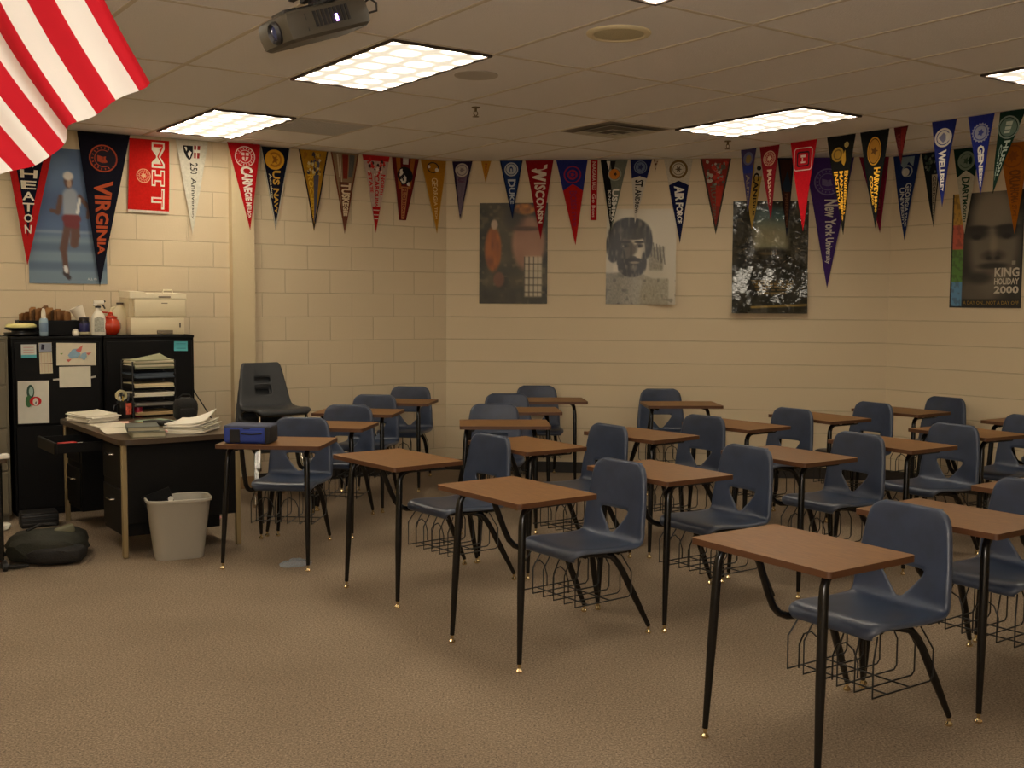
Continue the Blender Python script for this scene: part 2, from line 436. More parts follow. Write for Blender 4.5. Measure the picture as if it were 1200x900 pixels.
# ------------------------------------------------------------------ moulded plastic shell
def shell_mesh(name, prof, hw_fn, hole_fn, seat_dish, rim=0.020, thick=0.006, ncol=5, nmid=4):
    """prof: list of (y,z); hw_fn(i)->half width; hole_fn(i)->(half width, is_hole_between_i_and_i+1)"""
    n = len(prof); P = [Vector((0, y, z)) for y, z in prof]
    bm = bmesh.new(); rows = []
    for i in range(n):
        t = (P[min(i+1, n-1)] - P[max(i-1, 0)]).normalized(); nrm = Vector((0, -t.z, t.y))
        hw = hw_fn(i); hh = hole_fn(i)[0]
        xs = [-hw + (hw - hh) * k / ncol for k in range(ncol)] + [-hh + 2*hh*k/nmid for k in range(nmid)] + [hh + (hw - hh) * k / ncol for k in range(ncol+1)]
        row = []
        for x in xs:
            d = seat_dish(i) * (x / max(hw, 1e-4)) ** 2
            row.append(bm.verts.new(P[i] + Vector((x, 0, 0)) + nrm * d))
        # folded side rims
        l = bm.verts.new(row[0].co - nrm * rim + Vector((-0.005, 0, 0))); r = bm.verts.new(row[-1].co - nrm * rim + Vector((0.005, 0, 0)))
        rows.append([l] + row + [r])
    # folded front and top rims
    def fold(row, nrm, out):
        return [bm.verts.new(v.co - nrm * rim + out) for v in row]
    t0 = (P[1]-P[0]).normalized(); t1 = (P[-1]-P[-2]).normalized()
    rows.insert(0, fold(rows[0], Vector((0, -t0.z, t0.y)), -t0*0.004)); rows.append(fold(rows[-1], Vector((0, -t1.z, t1.y)), t1*0.004))
    m = len(rows[0])
    for i in range(len(rows)-1):
        hole = 0 < i < len(rows)-2 and hole_fn(i-1)[1]
        for k in range(m-1):
            if hole and ncol+1 <= k < ncol+1+nmid: continue
            bm.faces.new((rows[i][k], rows[i][k+1], rows[i+1][k+1], rows[i+1][k]))
    bmesh.ops.recalc_face_normals(bm, faces=bm.faces)
    cl = bm.edges.layers.float.new('crease_edge')
    inner = set(v for r in rows[2:-2] for v in r[2:-2])
    for e in bm.edges:
        if len(e.link_faces) == 1 and e.verts[0] in inner and e.verts[1] in inner: e[cl] = .8
    me = bpy.data.meshes.new(name + '_base'); bm.to_mesh(me); bm.free()
    o = bpy.data.objects.new('tmp', me); COL.objects.link(o)
    s = o.modifiers.new('s', 'SOLIDIFY'); s.thickness = thick; s.offset = 0
    b = o.modifiers.new('b', 'SUBSURF'); b.levels = 1; b.render_levels = 1
    bpy.context.view_layer.update()
    dg = bpy.context.evaluated_depsgraph_get()
    out = bpy.data.meshes.new_from_object(o.evaluated_get(dg)); out.name = name
    bpy.data.objects.remove(o); bpy.data.meshes.remove(me)
    out.polygons.foreach_set('use_smooth', [True]*len(out.polygons))
    return out

SEATPROF = [(.428, .408), (.430, .428), (.442, .442), (.475, .449), (.55, .444), (.64, .438), (.72, .435), (.784, .437), (.815, .447), (.828, .468),
            (.836, .502), (.842, .541), (.849, .582), (.855, .615), (.862, .66), (.868, .71), (.874, .752), (.878, .778), (.880, .795), (.881, .804)]
SEATHW = [.168, .184, .193, .199, .204, .206, .207, .207, .207, .206, .205, .202, .199, .194, .188, .182, .174, .163, .145, .118]
def tri_hole(i):
    return {8: (.010, False), 9: (.014, True), 10: (.044, True), 11: (.078, True), 12: (.108, False), 13: (.108, False)}.get(i, (.02 if i < 8 else .085, False))
def dish(i): return .010 if 3 <= i <= 7 else (.012 if 10 <= i <= 17 else .004)
SHELL = shell_mesh('seat', SEATPROF, lambda i: SEATHW[i], tri_hole, dish)

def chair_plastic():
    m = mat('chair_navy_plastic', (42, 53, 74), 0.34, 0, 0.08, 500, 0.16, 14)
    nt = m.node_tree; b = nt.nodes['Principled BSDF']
    src = b.inputs['Base Color'].links[0].from_socket                 # paler plastic along the edges: painted rim highlights as well as scuffed wear
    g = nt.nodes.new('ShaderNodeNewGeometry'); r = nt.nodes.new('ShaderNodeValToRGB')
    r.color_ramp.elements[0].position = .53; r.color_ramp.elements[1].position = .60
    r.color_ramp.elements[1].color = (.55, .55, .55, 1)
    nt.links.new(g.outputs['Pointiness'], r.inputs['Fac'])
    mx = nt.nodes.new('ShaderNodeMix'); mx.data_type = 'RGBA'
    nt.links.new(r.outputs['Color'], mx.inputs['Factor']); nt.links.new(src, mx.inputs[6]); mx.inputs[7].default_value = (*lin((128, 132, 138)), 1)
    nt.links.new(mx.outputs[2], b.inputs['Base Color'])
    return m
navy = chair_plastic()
blk = mat('black_enamel', (11, 11, 11), 0.26)
brass = mat('glide_metal', (236, 214, 164), 0.18, 1.0)
wire_m = mat('black_wire', (20, 18, 16), 0.45)
def desk_wood():
    m = bpy.data.materials.new('desk_laminate'); m.use_nodes = True
    nt = m.node_tree; b = nt.nodes['Principled BSDF']
    tc = nt.nodes.new('ShaderNodeTexCoord'); mp = nt.nodes.new('ShaderNodeMapping'); mp.inputs['Scale'].default_value = (6, 60, 6)
    n = nt.nodes.new('ShaderNodeTexNoise'); n.inputs['Scale'].default_value = 3; n.inputs['Detail'].default_value = 6
    nt.links.new(tc.outputs['Object'], mp.inputs['Vector']); nt.links.new(mp.outputs[0], n.inputs['Vector'])
    r = nt.nodes.new('ShaderNodeValToRGB'); r.color_ramp.elements[0].position = .3; r.color_ramp.elements[1].position = .7
    r.color_ramp.elements[0].color = (*lin((108, 72, 36)), 1); r.color_ramp.elements[1].color = (*lin((132, 92, 48)), 1)
    nt.links.new(n.outputs['Fac'], r.inputs['Fac']); nt.links.new(r.outputs[0], b.inputs['Base Color'])
    b.inputs['Roughness'].default_value = .5
    return m
wood = desk_wood(); wood_edge = mat('desk_edge', (84, 52, 30), 0.45)

def glide(parent, x, y):
    m = MB(); m.lathe([(0, 0), (.011, 0), (.0145, .004), (.0145, .009), (.010, .014), (.0065, .018), (.0065, .040), (0, .041)], 14, (x, y, 0))
    o = m.build('glide', brass, parent); o['label'] = 'shiny metal glide'
def make_desk(label):
    t = empty('student_desk', (0, 0, 0), 0, label, 'school desk', 'combination desks with attached blue chairs')
    m = MB(); m.prism(rrect(-.305, 0, .305, .43, .016), .716, .738, 0, 1); o = m.build('desktop', [wood, wood_edge], t); o['label'] = 'brown wood laminate top'
    # side rails under the top bending down into the front legs
    for sx, xf in ((1, .212), (-1, -.295)):
        xt = .195 if sx > 0 else -.255
        rail = [(xt, .39, .700), (xt, .25, .700), (xt, .165, .700), (xt+sx*.003, .135, .695), (xt+sx*.006, .112, .680), (xt+sx*.008, .100, .655), (xt+sx*.010, .096, .62), (xf, .080, .036)]
        zz = [rail[-2][k] + (rail[-1][k]-rail[-2][k])*.5 for k in range(3)]; rail.insert(7, tuple(zz))
        m = MB(); m.tube(rail, [.0150]*6 + [.0168, .0165, .0105], 12); lg = m.build('leg', blk, t); glide(lg, xf, .080)
    m = MB()
    for x in (.195, -.255):
        for y in (.20, .36): m.box((x, y, .708), (.045, .022, .018))
    m.build('top_bracket', mat('bracket_metal', (150, 140, 118), .35, .8), t)
    # support arm on the sitter's right, sweeping down and under the seat
    arm = [(-.215, .10, .703), (-.222, .20, .702), (-.228, .235, .690), (-.234, .262, .660), (-.240, .300, .580), (-.244, .335, .505), (-.246, .365, .450), (-.245, .395, .420), (-.240, .435, .404), (-.225, .50, .400), (-.200, .60, .400), (-.19, .80, .402)]
    m = MB(); m.tube(arm, .0140, 12); m.build('support_arm', blk, t)
    o = bpy.data.objects.new('seat', SHELL); COL.objects.link(o); o.parent = t; o.location = (-.045, 0, 0); o['label'] = 'dark blue moulded plastic seat and backrest with a triangular hole'
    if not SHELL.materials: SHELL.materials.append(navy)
    m = MB(); m.tube([(.09, .50, .418), (.09, .80, .405)], .011, 8); m.tube([(-.20, .54, .408), (.10, .54, .412)], .011, 8); m.tube([(-.20, .74, .404), (.10, .74, .404)], .011, 8)
    m.build('seat_frame', blk, t)
    for pth, gx, gy in (([(.03, .60, .404), (.075, .66, .402), (.100, .70, .392), (.112, .725, .360), (.118, .75, .32), (.125, .915, .036)], .125, .915),
                        ([(-.12, .60, .404), (-.20, .66, .402), (-.25, .70, .392), (-.275, .72, .360), (-.285, .745, .32), (-.33, .905, .036)], -.33, .905),
                        ([(-.19, .79, .402), (-.22, .83, .39), (-.24, .87, .34), (-.315, .985, .036)], -.315, .985)):
        zz = [pth[-2][k] + (pth[-1][k]-pth[-2][k])*.45 for k in range(3)]; pth = pth[:-1] + [tuple(zz), pth[-1]]
        m = MB(); m.tube(pth, [.0150]*(len(pth)-2) + [.0160, .0105], 12); lg = m.build('leg', blk, t); glide(lg, gx, gy)
    # wire book basket
    m = MB(); rw = .0032
    for k in range(6):
        x = -.245 + k*.076
        m.tube([(x*.9-.01, .50, .402), (x, .450, .325), (x, .450, .20), (x, .775, .20), (x, .790, .215), (x, .790, .315), (x*.9-.01, .745, .400)], rw, 6)
    for y in (.53, .66): m.tube([(-.245, y, .2), (.135, y, .2)], rw, 6)
    for x0 in (-.225, -.07):
        m.tube([(x0, .49, .2), (x0, .49, .29), (x0+.02, .49, .335), (x0+.055, .49, .352), (x0+.09, .49, .335), (x0+.11, .49, .29), (x0+.11, .49, .24)], rw, 6)
    m.build('book_basket', wire_m, t)
    return t

# near-front corner N (local +x end of the front edge) and the angle of the front edge
DESKS = [
 ('N', 0.975, 3.315, -55.5, 'school desk nearest the camera, its top in full view at the bottom right'),
 ('N', 0.03, 4.42, -53, 'foremost desk in the middle of the room, left of the nearest desk'),
 ('N', -0.58, 5.39, -51, 'desk second from the left along the front, next to the lunch bag desk'),
 ('C', -1.39, 6.205, -5, 'front left desk with the blue lunch bag standing on its top'),
 ('N', 0.715, 5.003, -56, 'desk just behind the foremost middle desk, its left corner hidden by that chair back'),
 ('N', 0.846, 6.532, -50, 'desk standing in front of the lone straight desk under the bearded man poster'),
 ('N', 1.51, 5.62, -55.5, 'desk behind the nearest desk, seen just left of its chair back'),
 ('N', 0.083, 5.989, -55, 'desk seen above the foremost middle desk, between two blue chair backs'),
 ('C', -0.040, 7.260, 3, 'front desk of the straight file of three in the back left centre'),
 ('C', 0.079, 8.195, 5, 'middle desk of the straight file of three in the back left centre'),
 ('C', 0.33, 9.10, 4, 'rearmost desk of the straight file of three, its chair close to the back wall'),
 ('C', 1.40, 8.80, 3, 'lone desk by the back wall facing straight forward under the bearded man poster'),
 ('N', 1.54, 7.11, -53, 'desk by the back wall under the dark glossy poster, its left half behind a chair'),
 ('N', 2.240, 7.667, -57, 'desk by the back wall with its slanting support arm in full view against the wall'),
 ('N', 3.03, 8.18, -55, 'farthest desk on the right, in the corner where back and right walls meet'),
 ('N', 2.25, 6.15, -57, 'desk on the right halfway between the second nearest desk and the far corner'),
 ('N', 2.930, 6.762, -61, 'desk near the right wall, the left half of its top hidden behind a chair\'s back'),
 ('N', 3.696, 7.336, -55, 'desk against the right wall, only its left corner showing beside a chair back'),
 ('N', 1.74, 3.89, -54, 'second nearest desk on the right, its leg cut by the right edge of the photo'),
 ('N', 2.436, 4.468, -55, 'desk at the right edge of the photo with only a sliver of its top showing'),
 ('N', -0.965, 7.06, -8, 'second desk of the left file, behind the desk with the blue lunch bag'),
 ('N', -0.870, 7.969, -7, 'third desk of the left file, counted from the blue lunch bag back'),
 ('N', -0.679, 8.858, -8, 'last desk of the left file, next to the left back corner'),
]
first = None
for mode, x, y, th, lb in DESKS:
    a = R(th); e = Vector((math.cos(a), math.sin(a)))
    p = Vector((x, y))
    if mode == 'N': p = p - e*.305
    if first is None: first = make_desk(lb); o = first
    else: o = copy_tree(first); o['label'] = lb
    o.location = (p.x, p.y, 0); o.rotation_euler = (0, 0, a)

# ------------------------------------------------------------------ stacked chairs beside the pilaster
charcoal = mat('chair_charcoal_plastic', (50, 52, 54), 0.45, 0, 0.15, 500, 0.06, 30)
chrome = mat('chrome', (205, 196, 180), 0.14, 1.0)
STPROF = [(.0, .415), (.004, .435), (.02, .447), (.06, .450), (.14, .440), (.24, .436), (.32, .440), (.365, .452), (.390, .474), (.402, .505), (.410, .535), (.417, .565), (.428, .612), (.431, .625), (.443, .672), (.452, .71), (.462, .75), (.468, .772), (.470, .782)]
STHW = [.18, .20, .215, .22, .222, .222, .22, .216, .212, .207, .202, .197, .188, .186, .178, .171, .163, .155, .14]
def slots(i): return (.068, i in (10, 11, 13))
STSHELL = shell_mesh('seat', STPROF, lambda i: STHW[i], slots, lambda i: .012 if i > 2 else .004)
STSHELL.materials.append(charcoal)
def stack_chair(loc, rz, label):
    t = empty('stacking_chair', loc, rz, label, 'chair', 'stack of grey chairs by the pilaster')
    o = bpy.data.objects.new('seat', STSHELL); COL.objects.link(o); o.parent = t
    o['label'] = 'charcoal plastic shell with two slots in the backrest'
    for sx in (-1, 1):
        x = sx*.19
        m = MB(); m.tube([(sx*.15, .20, .418), (sx*.185, .10, .418), (x, .05, .40), (x+sx*.025, .0, .02)], .0105, 10); lg = m.build('leg', chrome, t)
        MB().lathe([(0, 0), (.014, 0), (.014, .02), (0, .022)], 10, (x+sx*.026, -.001, 0)).build('glide', chrome, lg)
        m = MB(); m.tube([(sx*.15, .22, .418), (sx*.185, .32, .418), (x, .38, .40), (x+sx*.025, .46, .02)], .0105, 10); lg = m.build('leg', chrome, t)
        MB().lathe([(0, 0), (.014, 0), (.014, .02), (0, .022)], 10, (x+sx*.026, .461, 0)).build('glide', chrome, lg)
    m = MB(); m.tube([(-.19, .06, .405), (.19, .06, .405)], .009, 8); m.tube([(-.19, .37, .405), (.19, .37, .405)], .009, 8); m.build('cross_bar', chrome, t)
    return t
sdir = Vector((math.sin(aL+R(4)), -math.cos(aL+R(4))))
sbase = Vector((-1.76, 8.36))
for k, lb in enumerate(('lowest grey chair of the stack by the pilaster, standing on the carpet', 'second grey chair from the bottom of the stack by the pilaster',
                        'third grey chair from the bottom of the stack by the pilaster', 'topmost grey chair of the stack, its slotted backrest in clear view')):
    p = sbase + sdir * 0.030 * k
    stack_chair((p.x, p.y, 0.096*k), aL + R(4), lb)

# ------------------------------------------------------------------ lettering helper
TXT = {}
def text_polys(s, bold=0.012):
    if (s, bold) in TXT: return TXT[(s, bold)]
    cu = bpy.data.curves.new('t', 'FONT'); cu.body = s; cu.offset = bold; cu.resolution_u = 2; cu.size = 1
    o = bpy.data.objects.new('t', cu); COL.objects.link(o)
    bpy.context.view_layer.update()
    me = bpy.data.meshes.new_from_object(o.evaluated_get(bpy.context.evaluated_depsgraph_get()))
    vs = [(v.co.x, v.co.y) for v in me.vertices]; fs = [list(p.vertices) for p in me.polygons]
    bpy.data.objects.remove(o); bpy.data.curves.remove(cu); bpy.data.meshes.remove(me)
    x0 = min(v[0] for v in vs); x1 = max(v[0] for v in vs); y0 = min(v[1] for v in vs); y1 = max(v[1] for v in vs)
    vs = [((x-x0)/max(x1-x0, 1e-6), (y-y0)/max(y1-y0, 1e-6)) for x, y in vs]
    TXT[(s, bold)] = (vs, fs); return TXT[(s, bold)]

# ------------------------------------------------------------------ pennants
class Pennant:
    def __init__(s, name, w, pts, rgb, label, off=0.012, backs=0.0, hung=False):
        TL, TR = pts[0], pts[1]; BL = pts[-1]; BR = pts[2] if len(pts) == 4 else pts[2]
        s0 = (TL[0]+TR[0])/2; zt = CH - 0.006 if name == 'pennant' else (TL[1]+TR[1])/2
        if hung: zt = CH - 0.004
        s.TL = (TL[0]-s0, 0); s.TR = (TR[0]-s0, 0); s.BL = (BL[0]-s0, BL[1]-zt); s.BR = (BR[0]-s0, BR[1]-zt)
        s.off = off; s.ph = random.uniform(0, 6); s.amp = random.uniform(.004, .010); s.H = -min(s.BL[1], s.BR[1])
        o, a = FR[w]; p = wp(w, s0)
        s.loc = (p.x, p.y, zt); s.a = a
        m = MB(); NU, NV = 5, 12; vs = []
        for lay in (0, -.002):
            for j in range(NV+1):
                for i in range(NU+1):
                    vs.append(s.pt(i/NU, j/NV, lay))
        n1 = (NU+1)*(NV+1); fs = []
        for j in range(NV):
            for i in range(NU):
                a0 = j*(NU+1)+i; q = (a0, a0+NU+1, a0+NU+2, a0+1)
                fs.append(q); fs.append(tuple(k+n1 for k in q[::-1]))
        for j in range(NV):
            for i in (0, NU):
                a0 = j*(NU+1)+i; fs.append((a0, a0+NU+1, a0+NU+1+n1, a0+n1))
        m.add(vs, fs, 0, True)
        s.o = m.build(name, felt(rgb), None, s.loc, s.a, angle=60)
        tag(s.o, label, 'banner' if name == 'banner' else 'pennant', 'college pennants under the ceiling')
    def xz(s, u, v):
        lx = s.TL[0] + (s.BL[0]-s.TL[0])*v; rx = s.TR[0] + (s.BR[0]-s.TR[0])*v
        lz = s.TL[1] + (s.BL[1]-s.TL[1])*v; rz = s.TR[1] + (s.BR[1]-s.TR[1])*v
        return lx + (rx-lx)*u, lz + (rz-lz)*u
    def at(s, x, z, lay=0.0012):
        v = max(0, min(1, -z/s.H))
        return (x, -(s.off + s.amp*math.sin(PI*v) + .003*math.sin(30*x + s.ph)*(1-v) + .002*math.sin(9*v+s.ph)) - lay, z)
    def pt(s, u, v, lay=0.0):
        x, z = s.xz(u, v); return s.at(x, z, lay)
    def band(s, u0, u1, v0, v1, rgb, name='band', lay=.0012, nv=8, nu=2):
        m = MB(); vs = [s.pt(u0+(u1-u0)*i/nu, v0+(v1-v0)*j/nv, lay) for j in range(nv+1) for i in range(nu+1)]
        m.add(vs, [(j*(nu+1)+i, (j+1)*(nu+1)+i, (j+1)*(nu+1)+i+1, j*(nu+1)+i+1) for j in range(nv) for i in range(nu)], 0, True)
        return m.build(name, felt(rgb), s.o)
    def border(s, rgb, w=.010, top=False, name='border'):
        m = MB(); nv = 10
        for side in (0, 1):
            vs = []
            for j in range(nv+1):
                v = j/nv; x0, z0 = s.xz(side, v); x1, z1 = s.xz(.5, v)
                k = min(w, abs(x1-x0)); x2 = x0 + (k if side == 0 else -k)
                vs += [s.at(x0, z0), s.at(x2, z0)]
            m.add(vs, [((2*j, 2*j+2, 2*j+3, 2*j+1) if side == 0 else (2*j, 2*j+1, 2*j+3, 2*j+2)) for j in range(nv)], 0, True)
        if top:
            n = 4; vs = [s.pt(i/n, vv, .0012) for i in range(n+1) for vv in (0, w/s.H*1.2)]
            m.add(vs, [(2*i, 2*i+1, 2*i+3, 2*i+2) for i in range(n)], 0, True)
        return m.build(name, felt(rgb), s.o)
    def chevron(s, rgb, v1, dv, name='heading'):
        m = MB(); nu, nv = 6, 5; vs = []
        for j in range(nv+1):
            for i in range(nu+1):
                u = i/nu; vm = v1 + dv*(1-abs(2*u-1)); vs.append(s.pt(u, vm*j/nv, .0010))
        m.add(vs, [(j*(nu+1)+i, (j+1)*(nu+1)+i, (j+1)*(nu+1)+i+1, j*(nu+1)+i+1) for j in range(nv) for i in range(nu)], 0, True)
        return m.build(name, felt(rgb), s.o)
    def text(s, txt, rgb, v0, v1, u0=.22, u1=.78, bold=.018, lay=.0024, name='lettering', outline=None):
        if outline:
            s.text(txt, outline, v0-.006, v1+.006, u0-.03, u1+.03, bold+.035, lay-.0006, 'lettering_outline')
        vs, fs = text_polys(txt, bold + (.014 if bold > -.01 else 0)); out = []
        for tx, ty in vs:
            t = tx*(1+.28*(1-tx)); out.append(s.pt(u0+(u1-u0)*ty, v0+(v1-v0)*t, lay))
        m = MB(); m.add(out, fs); return m.build(name, ink(rgb), s.o)
    def stack(s, txt, rgb, v0, v1, frac=.5, name='lettering'):
        m = MB(); n = len(txt); h = (v1-v0)/n
        for k, ch in enumerate(txt):
            vs, fs = text_polys(ch, .02)
            m.add([s.pt(.5-frac/2+frac*tx, v0+h*(k+.86)-h*.76*ty, .0024) for tx, ty in vs], fs)
        return m.build(name, ink(rgb), s.o)
    def disc(s, u, v, r, rgb, r0=0.0, lay=.0020, name='seal', sx=1.0, n=28, star=0, mb=None):
        cx, cz = s.xz(u, v); m = mb or MB(); vs = []
        for k in range(n):
            a = 2*PI*k/n; rr = r*(1 if not star else (1 if k % 2 == 0 else star))
            vs.append(s.at(cx+rr*sx*math.cos(a), cz+rr*math.sin(a), lay))
        if r0:
            for k in range(n):
                a = 2*PI*k/n; vs.append(s.at(cx+r0*sx*math.cos(a), cz+r0*math.sin(a), lay))
            m.add(vs, [(k, (k+1) % n, n+(k+1) % n, n+k) for k in range(n)])
        else:
            vs.append(s.at(cx, cz, lay)); m.add(vs, [(k, (k+1) % n, n) for k in range(n)])
        if mb: return m
        return m.build(name, ink(rgb), s.o)
    def seal(s, u, v, r, c1_, c2_, sx=1.0, motif='star'):
        """ring, inner ring, marks round the rim and a centre device, all one seal with its parts in two colours"""
        cx, cz = s.xz(u, v); m = MB()
        def ring(ra, rb, mi, lay, n=30):
            vs = [s.at(cx+q*sx*math.cos(2*PI*k/n), cz+q*math.sin(2*PI*k/n), lay) for q in (ra, rb) for k in range(n)]
            m.add(vs, [(k, (k+1) % n, n+(k+1) % n, n+k) for k in range(n)], mi)
        def poly(pts, mi, lay):
            vs = [s.at(cx+x*sx, cz+z, lay) for x, z in pts]; m.add(vs, [list(range(len(vs)))], mi)
        ring(r, .001, 1, .0014); ring(r, r*.90, 0, .0022); ring(r*.64, r*.58, 0, .0022)
        for k in range(18):                                        # lettering round the rim, too small to read
            a = 2*PI*k/18; ca, sa = math.cos(a), math.sin(a)
            poly([((.70*ca-.035*sa)*r, (.70*sa+.035*ca)*r), ((.84*ca-.035*sa)*r, (.84*sa+.035*ca)*r), ((.84*ca+.035*sa)*r, (.84*sa-.035*ca)*r), ((.70*ca+.035*sa)*r, (.70*sa-.035*ca)*r)], 0, .0022)
        if motif == 'star':
            poly([((.5 if k % 2 == 0 else .24)*r*math.sin(2*PI*k/16), (.5 if k % 2 == 0 else .24)*r*math.cos(2*PI*k/16)) for k in range(16)], 0, .0022)
        elif motif == 'shield':
            poly([(-.36*r, .38*r), (.36*r, .38*r), (.36*r, 0), (.22*r, -.30*r), (0, -.46*r), (-.22*r, -.30*r), (-.36*r, 0)], 0, .0022)
            poly([(-.06*r, .38*r), (.06*r, .38*r), (.06*r, -.4*r), (-.06*r, -.4*r)], 1, .0028)
            poly([(-.36*r, .10*r), (.36*r, .10*r), (.36*r, -.02*r), (-.36*r, -.02*r)], 1, .0028)
        elif motif == 'book':
            poly([(-.42*r, .22*r), (0, .12*r), (.42*r, .22*r), (.42*r, -.24*r), (0, -.34*r), (-.42*r, -.24*r)], 0, .0022)
            poly([(-.02*r, .12*r), (.02*r, .12*r), (.02*r, -.34*r), (-.02*r, -.34*r)], 1, .0028)
        return m.build('seal', [ink(c1_), ink(c2_)], s.o)
    def poly(s, pts, rgb, name='emblem', lay=.0026):
        """pts in fractions: u across, v down"""
        m = MB(); vs = [s.pt(u, v, lay) for u, v in pts]; m.add(vs, [list(range(len(vs)))]); return m.build(name, ink(rgb), s.o)
    def mottle(s, cols, v0, v1, n=40, u0=.15, u1=.85, r=.018, name='worn_print', seed=1):
        rnd = random.Random(seed); m = MB()
        for k in range(n):
            v = rnd.uniform(v0, v1); u = rnd.uniform(u0, u1); cx, cz = s.xz(u, v); rr = r*(1-.6*v)*rnd.uniform(.5, 1.2); nn = 7
            vs = [s.at(cx+rr*rnd.uniform(.5, 1.1)*math.cos(2*PI*i/nn), cz+rr*rnd.uniform(.6, 1.5)*math.sin(2*PI*i/nn), .0018+.00002*k) for i in range(nn)]
            m.add(vs, [list(range(nn))], k % len(cols))
        return m.build(name, [ink(c) for c in cols], s.o)

WH = (222, 212, 190)
PT = {
'wheaton':('L',(-3.73, 2.797),(-3.34, 2.818),(-3.573, 1.813)), 'virginia':('L',(-3.2, 2.791),(-2.81, 2.82),(-3.059, 1.66)),
'mit':('L',(-2.813, 2.817),(-2.508, 2.822),(-2.518, 2.243),(-2.837, 2.248)), 'anniv':('L',(-2.458, 2.80),(-2.197, 2.81),(-2.333, 2.095)),
'carnegie':('L',(-2.068, 2.832),(-1.790, 2.84),(-1.884, 2.138)), 'usnavy':('L',(-1.761, 2.827),(-1.498, 2.826),(-1.635, 2.153)),
'gold':('L',(-1.426, 2.838),(-1.16, 2.841),(-1.293, 2.156)), 'tusk':('L',(-1.137, 2.821),(-0.875, 2.826),(-1.011, 2.145)),
'ncstate':('L',(-0.842, 2.832),(-0.58, 2.837),(-0.714, 2.164)), 'florida':('L',(-0.555, 2.839),(-0.288, 2.835),(-0.417, 2.287),(-0.485, 2.287)),
'gtech':('L',(-0.275, 2.834),(-0.01, 2.851),(-0.105, 2.182)), 'purple':('B',(0.055, 2.852),(0.242, 2.841),(0.128, 2.307)),
'tinyyellow':('B',(0.321, 2.849),(0.415, 2.848),(0.363, 2.645)), 'duke':('B',(0.495, 2.851),(0.702, 2.845),(0.613, 2.313)),
'wisc':('B',(0.727, 2.849),(0.983, 2.846),(0.872, 2.127)), 'redblue':('B',(1.006, 2.856),(1.29, 2.858),(1.189, 2.077)),
'strip':('B',(1.319, 2.862),(1.381, 2.861),(1.376, 2.302),(1.322, 2.303)), 'usmma':('B',(1.405, 2.857),(1.651, 2.862),(1.507, 2.191)),
'standrews':('B',(1.672, 2.862),(1.866, 2.865),(1.72, 2.271)), 'tinybrown':('B',(1.878, 2.859),(1.924, 2.864),(1.893, 2.714)),
'airforce':('B',(1.969, 2.859),(2.224, 2.861),(2.123, 2.093)), 'redteal':('B',(2.289, 2.857),(2.56, 2.86),(2.437, 2.171)),
'yellow':('B',(2.649, 2.859),(2.855, 2.857),(2.751, 2.208)), 'dark':('B',(2.958, 2.856),(3.105, 2.854),(3.056, 2.132)),
'nyu':('B',(3.193, 2.853),(3.614, 2.849),(3.412, 1.698)), 'darkred':('B',(3.657, 2.848),(3.909, 2.845),(3.85, 2.183)),
'georgia':('R',(0.010, 2.847),(0.277, 2.843),(0.145, 2.115)), 'gtown':('R',(0.286, 2.842),(0.477, 2.846),(0.422, 2.213)),
'dartmouth':('R',(0.587, 2.836),(0.828, 2.829),(0.709, 2.143)), 'orange':('R',(0.988, 2.832),(1.255, 2.816),(1.141, 2.12)),
'purplehung':('C',(-1.685, 2.832),(-1.513, 2.823),(-1.59, 2.313)), 'maroon':('C',(-1.479, 2.817),(-1.268, 2.819),(-1.343, 2.243)),
'redF':('C',(-1.157, 2.823),(-0.89, 2.83),(-1.01, 2.133)), 'embry':('C',(-0.796, 2.826),(-0.532, 2.818),(-0.619, 2.088)),
'harvey':('C',(-0.493, 2.813),(-0.235, 2.816),(-0.333, 2.122)), 'smallred':('C',(-0.199, 2.82),(-0.076, 2.827),(-0.126, 2.571)),
'wellesley':('C',(0.115, 2.819),(0.307, 2.819),(0.216, 2.242)), 'geneseo':('C',(0.392, 2.819),(0.586, 2.82),(0.505, 2.303)),
'babson':('C',(0.625, 2.82),(0.806, 2.81),(0.591, 2.305)),
}
def pen(key, rgb, label, off=.012, name='pennant'):
    d = PT[key]; return Pennant(name, d[0], d[1:], rgb, label, off, hung=d[0] == 'C')
GOLD = (214, 158, 40); ORG = (196, 84, 36)
p = pen('wheaton', (22, 24, 40), 'black pennant with red edges and stacked white letters, leftmost, behind the flag corner', .022)
p.border((196, 34, 34), .05, False); p.stack('WHEATON', WH, .22, .78, .46)
p = pen('virginia', (20, 20, 34), 'long black pennant with dark orange seal and letters hanging over the runner poster', .026)
p.seal(.5, .165, .105, (160, 66, 38), (30, 24, 34), motif='book'); p.text('VIRGINIA', (168, 74, 40), .31, .79, .24, .80, .02)
p = pen('mit', (208, 30, 24), 'square red banner with white outlined letters, the only banner that is not a triangle', .016, 'banner')
p.band(0, 1, .965, 1, (226, 214, 196), 'hem', nv=1)
for q, c_, ly in ((0, WH, .0024), (.022, (208, 30, 24), .0034)):                  # slab serif I, outlined
    p.poly([(.56+q, .41+q), (.56+q, .63-q), (.66-q, .63-q), (.66-q, .57-q), (.78+q, .57-q), (.78+q, .63-q), (.88-q, .63-q), (.88-q, .41+q), (.78+q, .41+q), (.78+q, .47+q), (.66-q, .47+q), (.66-q, .41+q)], c_, 'lettering' if not q else 'letter_fill', ly)
for a, b, lt in ((.03, .38, 'M'), (.66, .94, 'T')):
    p.text(lt, WH, a, b, .56, .88, .03, .0024, 'lettering'); p.text(lt, (208, 30, 24), a+.025, b-.025, .60, .84, -.012, .0034, 'letter_fill')
p.seal(.36, .50, .055, (222, 168, 130), (200, 40, 32))
p = pen('anniv', (226, 220, 200), 'white pennant with a black and red shield, pinned between the red banner and the pilaster', .018)
